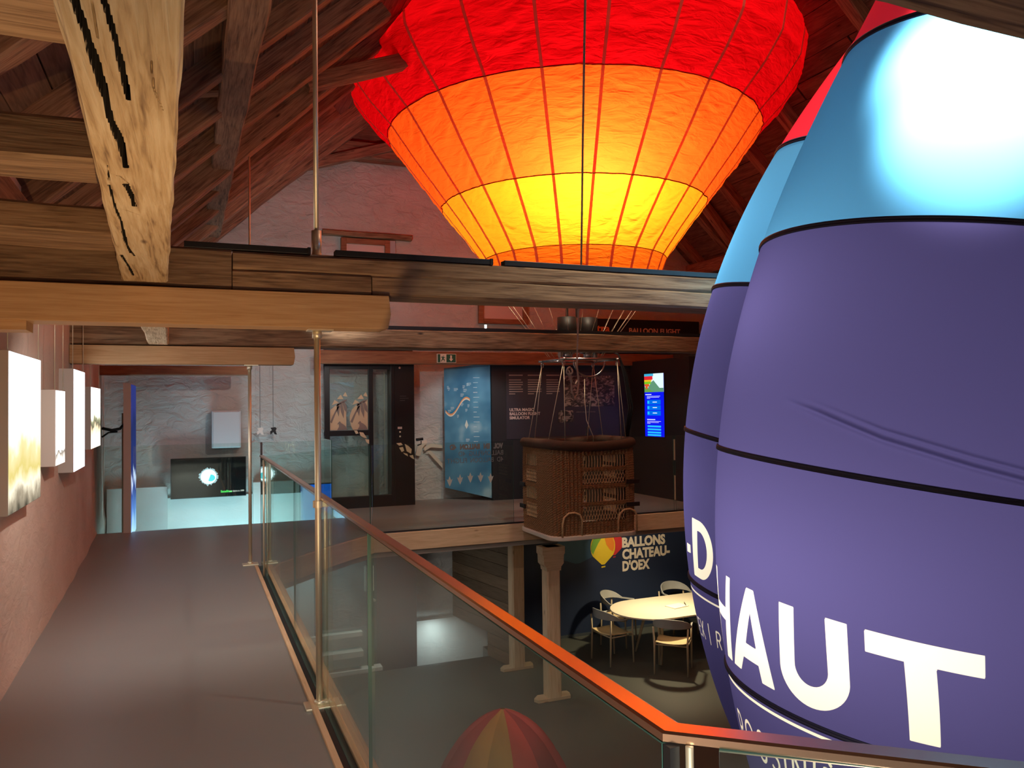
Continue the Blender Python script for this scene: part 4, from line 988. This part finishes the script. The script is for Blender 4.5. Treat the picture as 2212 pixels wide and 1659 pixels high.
# cream paper-cut ring seen on the lift glass
t = thing('papercut_print', 'cream and grey paper-cut ring of leaves and birds on the lift glass', 'decoration', (2.4, 12.0, 1.1))
CR = plain('cream_print', (.62, .50, .33), .8); GY = plain('taupe_print', (.24, .20, .18), .8)
FC = plain('faint_cream', (.66, .58, .48), .9)
def cut(nm, pts, mat, dx=0, e=.022, xmin=-9):
    pts = [(max(x+dx, xmin), z) for x, z in pts]
    return flatpoly(nm, [(x-2.4, z-1.4) for x, z in pts], mat, t, facing(2.4, Y0+e, 1.4), .002)
for dx, xm in ((0, -9), (-.31, 1.946)):
    cut('cream_field', [(2.52,1.655),(2.42,1.62),(2.34,1.57),(2.275,1.50),(2.243,1.41),(2.243,1.33),(2.262,1.26),(2.29,1.195),(2.52,1.195)] if not dx else [(2.49,1.60),(2.42,1.60),(2.34,1.57),(2.26,1.50),(2.256,1.195),(2.50,1.195),(2.50,1.4)], CR, dx, .026, xm)
    for tri in ([(2.285,1.575),(2.325,1.655),(2.39,1.61)], [(2.36,1.665),(2.42,1.735),(2.46,1.665)], [(2.45,1.715),(2.49,1.775),(2.522,1.70)]):
        cut('cream_tooth', tri, CR, dx, .026, xm)
    for lf_ in ([(2.25,1.32),(2.30,1.42),(2.37,1.555),(2.40,1.56),(2.34,1.45),(2.28,1.30)], [(2.36,1.60),(2.355,1.49),(2.385,1.40),(2.40,1.50),(2.40,1.59)], [(2.40,1.61),(2.415,1.48),(2.46,1.37),(2.465,1.48),(2.44,1.60)],
                [(2.44,1.62),(2.47,1.50),(2.515,1.45),(2.51,1.55),(2.47,1.63)], [(2.34,1.57),(2.44,1.64),(2.51,1.66),(2.50,1.63),(2.42,1.60),(2.36,1.555)],
                [(2.36,1.195),(2.39,1.25),(2.385,1.29),(2.365,1.275),(2.37,1.30),(2.40,1.33),(2.42,1.30),(2.45,1.285),(2.49,1.25),(2.515,1.195)]):
        cut('taupe_leaf', lf_, GY, dx, .021, xm)
for pg in ([(2.30,1.185),(2.345,1.185),(2.37,1.14),(2.33,1.13)], [(2.38,1.16),(2.44,1.15),(2.50,1.06),(2.45,1.07),(2.40,1.10)], [(2.47,1.05),(2.53,1.04),(2.53,.97),(2.49,1.0)]):
    cut('cream_fragment', pg, CR, 0, -.004)
t = thing('papercut_print', 'cream paper-cut fragments on the black lift column, trailing onto plaster at right', 'decoration', (3.1, 12.0, .8))
for pg in ([(2.955,.97),(3.03,.975),(3.06,.94),(3.0,.93)], [(3.0,.90),(3.06,.91),(3.08,.85),(3.04,.83)], [(3.09,.955),(3.15,.92),(3.20,.87),(3.19,.80),(3.12,.84)], [(3.06,.82),(3.13,.80),(3.14,.76),(3.09,.79)], [(3.16,.77),(3.22,.78),(3.24,.71),(3.20,.73)]):
    cut('cream_fragment', pg, CR, 0, -.004)
for pg in ([(3.40,.74),(3.47,.72),(3.52,.86),(3.60,.94),(3.58,1.0),(3.48,.94),(3.42,.84)], [(3.55,.80),(3.66,.86),(3.86,.84),(3.86,.89),(3.66,.92),(3.54,.86)], [(3.56,.80),(3.62,.78),(3.86,.50),(3.86,.58),(3.66,.80)]):
    cut('pale_stroke', pg, FC, 0, .50)
# emergency exit sign on the header beam
t = thing('exit_sign', 'green emergency exit sign with running figure and down arrow', 'sign', (3.72, 11.77, 2.22))
GRN = plain('sign_green', (.01, .10, .06), .5); WHT = plain('sign_white', (.75, .72, .60), .5)
box('sign_plate', 3.55, 3.86, 11.768, 11.788, 2.215, 2.355, WHT, t); box('green_field', 3.70, 3.852, 11.765, 11.768, 2.222, 2.348, GRN, t); box('door_field', 3.558, 3.60, 11.765, 11.768, 2.222, 2.348, GRN, t)
flatpoly('arrow', [(0, -.05), (.035, -.01), (.014, -.01), (.014, .045), (-.014, .045), (-.014, -.01), (-.035, -.01)], WHT, t, facing(3.776, 11.7645, 2.287), .001)
MB().tube([(3.652, 11.764, 2.325), (3.652, 11.7635, 2.326)], .010, 10).build('runner_head', GRN, t)
flatpoly('runner', [(-.035, -.05), (-.028, -.055), (-.005, -.02), (.012, -.025), (.018, -.05), (.027, -.048), (.022, -.014), (.006, -.004), (.012, .012), (.032, .004), (.034, .012), (.008, .026), (-.022, .026), (-.036, .010), (-.030, .006), (-.016, .017), (-.012, .0)], GRN, t, facing(3.645, 11.7645, 2.285), .001)

# ================================================================== EXHIBIT PANELS ON THE LANDING
t = thing('exhibit_panel', 'light blue exhibit panel with wavy flight line, left of the dark wall', 'panel', (4.2, 12.25, 0))
a = Vector((3.86, 12.42, 0)); b = Vector((4.50, 11.96, 0)); ang = math.atan2(b.y-a.y, b.x-a.x); Lp = (b-a).length
Mp = Matrix.Translation(a) @ Matrix.Rotation(ang, 4, 'Z')
m_, nt, out = newmat('panel_blue'); bs = nd(nt, 'ShaderNodeBsdfPrincipled'); bs.inputs['Roughness'].default_value = .5; nt.links.new(bs.outputs[0], out.inputs[0])
mp = coords(nt, (1, 1, 1), False); nn = nd(nt, 'ShaderNodeTexNoise'); nn.inputs['Scale'].default_value = 2.2; nt.links.new(mp.outputs[0], nn.inputs['Vector'])
rp = ramp(nt, [(.35, (.03, .17, .32)), (.6, (.10, .32, .50)), (.72, (.35, .58, .68))], nn.outputs[0]); nt.links.new(rp.outputs[0], bs.inputs['Base Color'])
mk('panel_board', [(x, y, z) for x in (0, Lp) for y in (0, .03) for z in (.04 if x else .20, 2.22 if x else 2.16)], [(0,1,3,2),(4,6,7,5),(0,4,5,1),(2,3,7,6),(1,5,7,3),(0,2,6,4)], m_, t, M=Mp)
wave = [(x, 1.55+.13*math.sin((x/.44)*5.2-2.9)*1.0+.06*x) for x in np.linspace(.02, .44, 26)]
for dz, cc, nm in ((0, (.02, .22, .42), 'wave_blue'), (-.03, (.85, .35, .12), 'wave_orange'), (-.052, (.9, .8, .65), 'wave_cream')):
    vs = [(x, -.002, z+dz+s_) for x, z in wave for s_ in (-.012, .012)]
    mk('flight_line', vs, [(2*i, 2*i+2, 2*i+3, 2*i+1) for i in range(25)], plain(nm, cc, .5), t, M=Mp)
PW = plain('panel_print', (.62, .78, .82), .5)
for k_ in range(16):
    x = .05+.36*random.random(); z = .75+1.2*random.random(); w_ = random.uniform(.03, .08)
    for q in range(3): MB().box(x, x+w_*(1-.3*(q == 2)), -.003, -.001, z-.018*q, z-.018*q+.007).build('caption_line', PW, t, M=Mp)
for k_ in range(14):
    z = .95+.08*k_; MB().box(.50, .50+random.uniform(.05, .11), -.003, -.001, z, z+.008).build('caption_line', PW, t, M=Mp)
flatpoly('kite_emblem', [(0, -.06), (.03, 0), (0, .09), (-.03, 0)], plain('emblem_pale', (.75, .8, .72), .5), t, Mp @ facing(.38, -.003, 1.22), .001)
t = thing('simulator_wall', 'tall near-black exhibit wall behind the basket', 'wall panel', (5.8, 12.0, 0))
MB().prism([(4.52, 11.96), (7.06, 11.86), (7.06, 12.5), (4.52, 12.5)], 0, 2.23).build('front_board', BLACKP, t)
MB().prism([(7.06, 11.86), (7.12, 10.2), (7.5, 10.2), (7.5, 12.5), (7.06, 12.5)], 0, 2.26).build('side_board', BLACKP, t)
wa = math.atan2(-.10, 2.54); Mw = Matrix.Translation((4.52, 11.957, 0)) @ Matrix.Rotation(wa, 4, 'Z')
def wbox(nm, x0, x1, z0, z1, mat, e=.004): return MB().box(x0, x1, -e, 0, z0, z1).build(nm, mat, t, M=Mw)
wbox('info_board', .25, 2.30, .98, 2.08, plain('info_dark', (.035, .033, .05), .5), .006)
WT = plain('wall_print', (.30, .27, .27), .6); WT2 = plain('wall_title', (.62, .52, .50), .6)
m_, nt, out = newmat('mountain_photo'); bs = nd(nt, 'ShaderNodeBsdfPrincipled'); nt.links.new(bs.outputs[0], out.inputs[0]); mp = coords(nt, (3, 3, 5), False)
nn = nd(nt, 'ShaderNodeTexNoise'); nn.inputs['Scale'].default_value = 3; nn.inputs['Detail'].default_value = 9; nn.inputs['Distortion'].default_value = 1.5; nt.links.new(mp.outputs[0], nn.inputs['Vector'])
rp = ramp(nt, [(.42, (.02, .02, .02)), (.52, (.10, .08, .07)), (.6, (.30, .26, .24))], nn.outputs[0]); nt.links.new(rp.outputs[0], bs.inputs['Base Color'])
wbox('photo', 1.28, 2.22, 1.50, 2.02, m_, .010); wbox('photo', 1.17, 1.44, 1.24, 1.44, m_, .010)
for c in range(3):
    for q in range(9):
        if q == 1: continue
        wbox('text_line', .30+c*.33, .30+c*.33+(.24 if q < 8 else .12)*(1-.12*(q % 3 == 2)), 2.02-.038*q, 2.02-.038*q+(.014 if q else .018), WT if c < 2 or q else WT, .009)
for q, s in enumerate(('ULTRA MAGIC', 'BALLOON FLIGHT', 'SIMULATOR')):
    text('wall_title', s, .066, WT2, Mw @ facing(.30, -.010, 1.44-.066*q), t, bold=.0022)
text('wall_caption', 'RÉVEILLEZ LE PILOTE QUI EST EN VOUS', .02, WT, Mw @ facing(1.50, -.010, 1.40), t)
t = thing('standing_counter', 'dim dark counter with a glass on it behind the basket', 'counter', (5.6, 11.5, 0))
box('counter_body', 5.0, 6.5, 11.3, 11.7, 0, 1.02, plain('counter_dark', (.03, .024, .024), .6), t, bevel=.01)
tag(MB().lathe([(.0, 1.03), (.035, 1.03), (.04, 1.17), (.037, 1.17), (.033, 1.04), (0, 1.04)], (6.0, 11.45, 0), 16).build('drinking_glass', GLASS, smooth=True), 'small drinking glass standing on the dark counter right of basket cables', 'glass')
# kiosk screen on the side board
t = thing('kiosk_screen', 'bright tall blue kiosk screen on the dark side wall', 'screen', (7.10, 11.12, .98))
Mk = Matrix.Translation((7.066, 11.41, .99)) @ Matrix.Rotation(R_(-88), 4, 'Z')
disp = None
def kq(nm, x0, x1, z0, z1, mat, e): return MB().box(x0, x1, -e-.002, -e, z0, z1).build(nm, mat, disp or t, M=Mk)
kq('screen_case', -.015, .565, -.02, 1.06, BLACK, 0)
disp = kq('display', 0, .55, 0, 1.04, emit('kiosk_blue', (.005, .01, .95), .95), .003)
kq('photo', .01, .55, .735, 1.04, emit('kiosk_sky', (.75, .92, 1), 1.1), .006)
def kpoly(nm, pts, mat, e): return flatpoly(nm, pts, mat, disp, Mk @ facing(0, -e, 0), .001)
kpoly('mountain', [(.06, .735), (.12, .82), (.20, .90), (.27, .93), (.36, .86), (.44, .80), (.55, .80), (.55, .735)], emit('kiosk_green', (.16, .40, .24), .8), .008)
kpoly('meadow', [(.01, .735), (.01, .83), (.10, .80), (.22, .76), (.30, .735)], emit('kiosk_meadow', (.18, .45, .08), .8), .010)
for x0, x1, z0, z1, cc in ((.01, .27, 1.0, 1.04, (.05, .45, .7)), (.01, .25, .94, 1.0, (.8, .02, .03)), (.01, .22, .91, .94, (.9, .5, .02)), (.01, .20, .87, .91, (.2, .6, .02)), (.02, .15, .83, .87, (.8, .1, .02)), (.05, .11, .79, .83, (.7, .12, .02))):
    kq('balloon_stripe', x0, x1, z0, z1, emit('stripe_%d' % int(z0*100), cc, 1.0), .012)
W1 = emit('kiosk_white', (.9, .95, 1), 1.1); B1 = emit('kiosk_azure', (.0, .16, .85), 1.0); C1 = emit('kiosk_cyan', (.02, .5, 1), 1.1)
for z, x1 in ((.69, .20), (.665, .45), (.645, .42), (.63, .16), (.275, .3), (.25, .46), (.23, .40), (.215, .16)): kq('text_line', .07 if z < .68 else .03, x1, z, z+(.012 if z in (.69, .275) else .005), W1, .006)
for z in (.53, .44, .35): kq('menu_button', .08, .46, z, z+.075, B1, .006); kq('button_text', .24, .36, z+.033, z+.045, W1, .009); kq('button_icon', .09, .14, z+.015, z+.06, C1, .009)
for z in (.155, .105, .055, .012): kq('menu_row', .08, .46, z, z+.028, C1, .006)
# black sign above: the letters
t = thing('overhead_sign', 'black overhead sign with orange and cream balloon flight lettering', 'sign', (7.6, 12.2, 2.6))
MB().prism([(6.36, 12.2), (8.75, 12.2), (8.75, 12.4), (6.36, 12.4)], 2.45, 3.04).build('sign_board', BLACK, t)
for x in (6.6, 8.5): box('wall_bracket', x, x+.04, 12.4, 12.62, 2.8, 2.84, BLACK, t)
text('sign_lettering', 'Ultra', .20, plain('orange_print', (.75, .25, .08), .6), facing(6.40, 12.196, 2.80), t, bold=.006, width=.46)
text('sign_lettering', 'BALLOON FLIGHT', .125, plain('cream_print2', (.70, .50, .40), .6), facing(7.25, 12.196, 2.80), t, bold=.004, width=1.08)

# ================================================================== LOWER LEVEL
t = thing('navy_wall', 'dark navy exhibition wall on the lower floor with balloon logo', 'wall panel', (7.4, 11.8, LOW))
NAVY = plain('navy_paint', (.010, .022, .060), .65)
box('wall_board', 4.55, 10.3, 11.76, 11.86, LOW, -.31, NAVY, t)
box('skirting', 4.55, 10.3, 11.745, 11.76, LOW, LOW+.045, plain('skirting_dark', (.05, .06, .07), .5), t)
CRT = plain('cream_letter', (.95, .82, .62), .6)
for q, (s, wd) in enumerate((('BALLONS', .86), ('CHATEAU-', .95), ("D'OEX", .54))):
    text('logo_lettering', s, .222, CRT, facing(6.78, 11.752, -.90-.200*q), t, bold=.011, width=wd)
def logo(pts, col, y, nm='logo_balloon'): flatpoly(nm, pts, plain('logo_%d' % int(col[0]*97+col[1]*31+col[2]*7), col, .6), t, facing(6.41, y, -.92), .002)
def drop(cx, cy, r, bottom, n=26, a0=-35, a1=215):
    return [(cx-.12*r, bottom), (cx+.12*r, bottom)]+[(cx+r*math.cos(R_(a0+(a1-a0)*k/n)), cy+r*1.12*math.sin(R_(a0+(a1-a0)*k/n))) for k in range(n+1)]
logo(drop(-.48, .14, .36, -.18), (.015, .07, .14), 11.757)
logo(drop(.215, .10, .165, -.10), (.70, .03, .03), 11.754)
logo(drop(0, .06, .235, -.24), (.90, .62, .02), 11.752)
logo([(-.05, .30), (-.12, .26), (-.19, .18), (-.225, .08), (-.225, .0), (-.19, -.06), (-.16, .0), (-.09, .12), (-.03, .2), (.04, .27), (.05, .31)], (.20, .42, .03), 11.7495)
logo([(.06, .27), (.04, .18), (.07, .08), (.13, .0), (.19, -.035), (.215, .03), (.22, .10), (.19, .19), (.13, .26)], (.90, .25, .01), 11.7495)
logo([(-.035, -.27), (.04, -.262), (.04, -.285), (-.035, -.293)], (.90, .62, .02), 11.7495, 'logo_basket')
logo([(.19, -.125), (.24, -.12), (.24, -.135), (.19, -.14)], (.70, .03, .03), 11.7495, 'logo_basket')
def column(x, y, w_, label, cap):
    t = thing('timber_column', label, 'column', (x, y, LOW))
    timber('shaft', (x, y, LOW+.04), (x, y, -.31), w_, w_*1.0, FASCIA, t, up=(0, 1, 0), rough=.003, ch=.02)
    MB().prism([(x-.24, y-.09), (x+.22, y-.09), (x+.25, y+.0), (x+.25, y+.09), (x-.18, y+.09), (x-.27, y-.01)], LOW, LOW+.045).build('base_board', FASCIA, t, bevel=.006)
    if cap:
        pr_ = [(-.10, -.62), (.10, -.62), (.105, -.57), (.14, -.53), (.145, -.42), (.16, -.40), (.16, -.31), (-.16, -.31), (-.16, -.40), (-.145, -.42), (-.14, -.53), (-.105, -.57)]
        MB().add([(x+a_, y+b_, z) for b_ in (-.10, .10) for a_, z in pr_], [list(range(12)), list(range(12, 24))[::-1]]+[((i+1) % 12, i, i+12, (i+1) % 12+12) for i in range(12)]).build('capital', FASCIA, t)
column(4.37, 9.44, .19, 'near timber column with carved capital, standing below the basket', True)
column(4.40, 10.72, .19, 'far timber column beside the brown boarded wall', False)
# brown boarded wall by the stair
t = setting('wall_brown'); a = Vector((4.35, 10.78, 0)); b = Vector((4.02, 12.55, 0)); d = (b-a).normalized(); nb = 11
for k_ in range(nb):
    z0 = LOW+.0+(k_)*(1.99/nb); p = a+Vector((0, 0, z0+.5*1.99/nb)); q = b+Vector((0, 0, z0+.5*1.99/nb))
    if k_ < 2: q = a.lerp(b, .38)+Vector((0, 0, z0+.5*1.99/nb))
    timber('board', p, q, .02, 1.99/nb-.006, BROWNWALL, t, rough=0, seg=3, ch=.003)
box('corner_trim', 4.32, 4.36, 10.72, 10.78, LOW, -.31, FASCIA, t)
# stair treads, pale lower wall
st = thing('lower_stair', 'pale lower stair steps seen through the railing glass beside the lift', 'stair', (2.0, 11.6, -3.5))
for k_ in range(7): box('step', 1.0, 2.58, 11.45+.13*k_, 11.62+.13*k_, -2.42-.17*k_+.12, -2.42-.17*k_+.17, PLLOW, st)
box('landing_step', .2, 2.3, 11.44, 11.66, -2.06, -1.98, plain('pale_nosing', (.55, .56, .50), .6), st)
box('landing_step', .2, 2.3, 11.5, 11.62, -1.78, -1.72, MATS['pale_nosing'], st)
t = thing('wall_phone', 'white wall intercom beside the lift shaft on the lower floor', 'intercom', (2.5, 11.9, -1.2))
box('housing', 2.42, 2.56, 11.90, 11.98, -1.25, -.86, plain('white_plastic', (.75, .72, .62), .4), t, bevel=.015)
tube('cord', [(2.48, 11.9, -1.25), (2.50, 11.9, -1.34), (2.58, 11.92, -1.40)], .02, MATS['white_plastic'], t, n=8)

# table and chairs
TW = plain('table_top', (.78, .70, .56), .45)
t = thing('meeting_table', 'long round-ended pale meeting table lit from above on the lower floor', 'table', (7.25, 10.33, LOW))
def capsule(cx, cy, L_, r, n=20):
    return [(cx+L_+r*math.cos(R_(-90+180*k/n)), cy+r*math.sin(R_(-90+180*k/n))) for k in range(n+1)]+[(cx-L_+r*math.cos(R_(90+180*k/n)), cy+r*math.sin(R_(90+180*k/n))) for k in range(n+1)]
MB().prism(capsule(7.25, 10.33, .85, .58), -1.583, -1.56).build('tabletop', TW, t, bevel=.004)
WL = plain('pale_ash', (.55, .45, .30), .55)
box('apron', 6.45, 8.05, 10.1, 10.56, -1.62, -1.583, WL, t)
for x, y, dx, dy in ((6.5, 10.12, -.12, -.15), (6.5, 10.54, -.12, .15), (8.0, 10.12, .12, -.15), (8.0, 10.54, .12, .15)):
    tube('leg', [(x, y, -1.6), (x+dx, y+dy, LOW)], [.026, .018], WL, t, n=10)
t = tag(MB().box(-.15, .15, -.105, .105, 0, .012).build('paper_pad', plain('paper', (.85, .80, .70), .7), M=Matrix.Translation((6.86, 10.26, -1.56)) @ Matrix.Rotation(R_(12), 4, 'Z')), 'open paper pad lying on the meeting table', 'paper')
tag(tube('pen', [(6.98, 10.20, -1.541), (7.06, 10.36, -1.541)], .005, BLACK), 'dark pen lying on the paper pad', 'pen')
def chair(x, y, rz, label):
    c = thing('armchair', label, 'chair', (x, y, LOW), rz, group='armchairs round the meeting table')      # faces local +Y
    W = c.matrix_basis
    PL = plain('grey_shell', (.42, .43, .42), .45)
    mb = MB(); n = 8; vs = []
    for i in range(n+1):
        for j in range(n+1):
            u = -1+2*i/n; w_ = -1+2*j/n; xx = u*(.225-.012*(w_ < 0)); yy = w_*.215
            vs.append((xx, yy, .435+.022*u*u+.012*w_**2*(1 if w_ < 0 else -.6)))
    fs = [(i*(n+1)+j, (i+1)*(n+1)+j, (i+1)*(n+1)+j+1, i*(n+1)+j+1) for i in range(n) for j in range(n)]
    o = mk('seat', vs, fs, plain('seat_ply', (.85, .66, .36), .45), c, M=W, smooth=True); so = o.modifiers.new('thick', 'SOLIDIFY'); so.thickness = .016
    bv = o.modifiers.new('round', 'BEVEL'); bv.width = .004
    for sx in (-1, 1):
        for sy, zt in ((-1, .665), (1, .655)):
            pts = [Vector((sx*.235, sy*.215, 0)), Vector((sx*.232, sy*.20, .42)), Vector((sx*.245, sy*.195-(.01 if sy < 0 else 0), zt))]
            MB().tube([W @ p for p in pts], [.012, .015, .013], 10).build('leg', WL, c, smooth=True)
    MB().tube([W @ Vector((x_, -.19, .415)) for x_ in (-.23, .23)], .010, 8).tube([W @ Vector((x_, .19, .415)) for x_ in (-.23, .23)], .010, 8)\
        .tube([W @ Vector((-.228, y_, .415)) for y_ in (-.2, .2)], .010, 8).tube([W @ Vector((.228, y_, .415)) for y_ in (-.2, .2)], .010, 8).build('seat_frame', WL, c, smooth=True)
    vs = []; N_ = 40
    for i in range(N_+1):
        s = -1+2*i/N_; a = s*R_(118); px = .262*math.sin(a); py = -.03-.235*math.cos(a)
        if abs(s) > .72: e = (abs(s)-.72)/.28; py = max(py, -.03-.235*math.cos(R_(118)*.72)) + e*.10; px = math.copysign(.262-.01*e, s)
        k_ = max(0, 1-(abs(s)/.75)**2.2); hh = .022+.115*k_; zb = .648+.018*k_; nx, ny = math.sin(a), -math.cos(a)
        for o_, z in ((.010, zb), (.012+.012*k_, zb+hh), (-.006+.012*k_, zb+hh), (-.012, zb)): vs.append((px+nx*o_, py+ny*o_, z))
    fs = [(i*4+k_, i*4+(k_+1) % 4, (i+1)*4+(k_+1) % 4, (i+1)*4+k_) for i in range(N_) for k_ in range(4)]+[(0, 1, 2, 3)[::-1], tuple(N_*4+q for q in range(4))]
    o = mk('backrest', vs, fs, PL, c, M=W, smooth=False); bv = o.modifiers.new('round', 'BEVEL'); bv.width = .004; bv.segments = 2; bv.limit_method = 'ANGLE'
    return c
chair(5.84, 10.46, R_(-82), 'pale armchair at the left end of the meeting table')
chair(6.40, 9.69, R_(-42), 'pale armchair in front of the table, back towards the camera')
chair(6.36, 11.18, R_(-140), 'pale armchair tucked behind the left end of the table')
chair(7.55, 11.25, R_(180), 'pale armchair at far side of the table, only its back visible')
# small model balloon below the railing
mbx, mby = 1.94, 4.99
t = thing('model_balloon', 'small striped red and orange cloth balloon below the railing', 'balloon', (mbx, mby, LOW))
prm = [(-.485, .015), (-.50, .06), (-.56, .16), (-.66, .27), (-.80, .365), (-.98, .45), (-1.2, .50), (-1.42, .48), (-1.62, .38), (-1.8, .24), (-1.92, .13)]
cols = [(.42, .05, .05), (.50, .24, .06), (.42, .22, .06), (.50, .06, .05), (.30, .035, .04), (.46, .07, .07)]
NGm = 12
for g in range(NGm):
    vs = []; fs = []; nu = 6
    zz_ = np.linspace(-.485, -1.92, 30)
    for z in zz_:
        r = float(np.interp(-z, [-p[0] for p in prm], [p[1] for p in prm]))
        for j in range(nu+1):
            u = j/nu; th = 2*math.pi*(g+u)/NGm+.35; q = r*(1+.05*math.sin(math.pi*u))
            vs.append((mbx+q*math.cos(th), mby+q*math.sin(th), z))
    fs = [(i*(nu+1)+j, (i+1)*(nu+1)+j, (i+1)*(nu+1)+j+1, i*(nu+1)+j+1) for i in range(len(zz_)-1) for j in range(nu)]
    cc = cols[(g+1) % 6]
    mk('gore', vs, fs, fabric('gore_cloth_%d' % ((g+1) % 6), cc, .25), t, smooth=True)
MB().prism([(mbx-.12, mby-.12), (mbx+.12, mby-.12), (mbx+.12, mby+.12), (mbx-.12, mby+.12)], LOW, -2.1).build('small_basket', WICK, t, bevel=.01)
for sx in (-1, 1):
    for sy in (-1, 1): tube('support_stick', [(mbx+sx*.1, mby+sy*.1, -2.1), (mbx+sx*.085, mby+sy*.085, -1.9)], .004, BLACK, t, n=5)
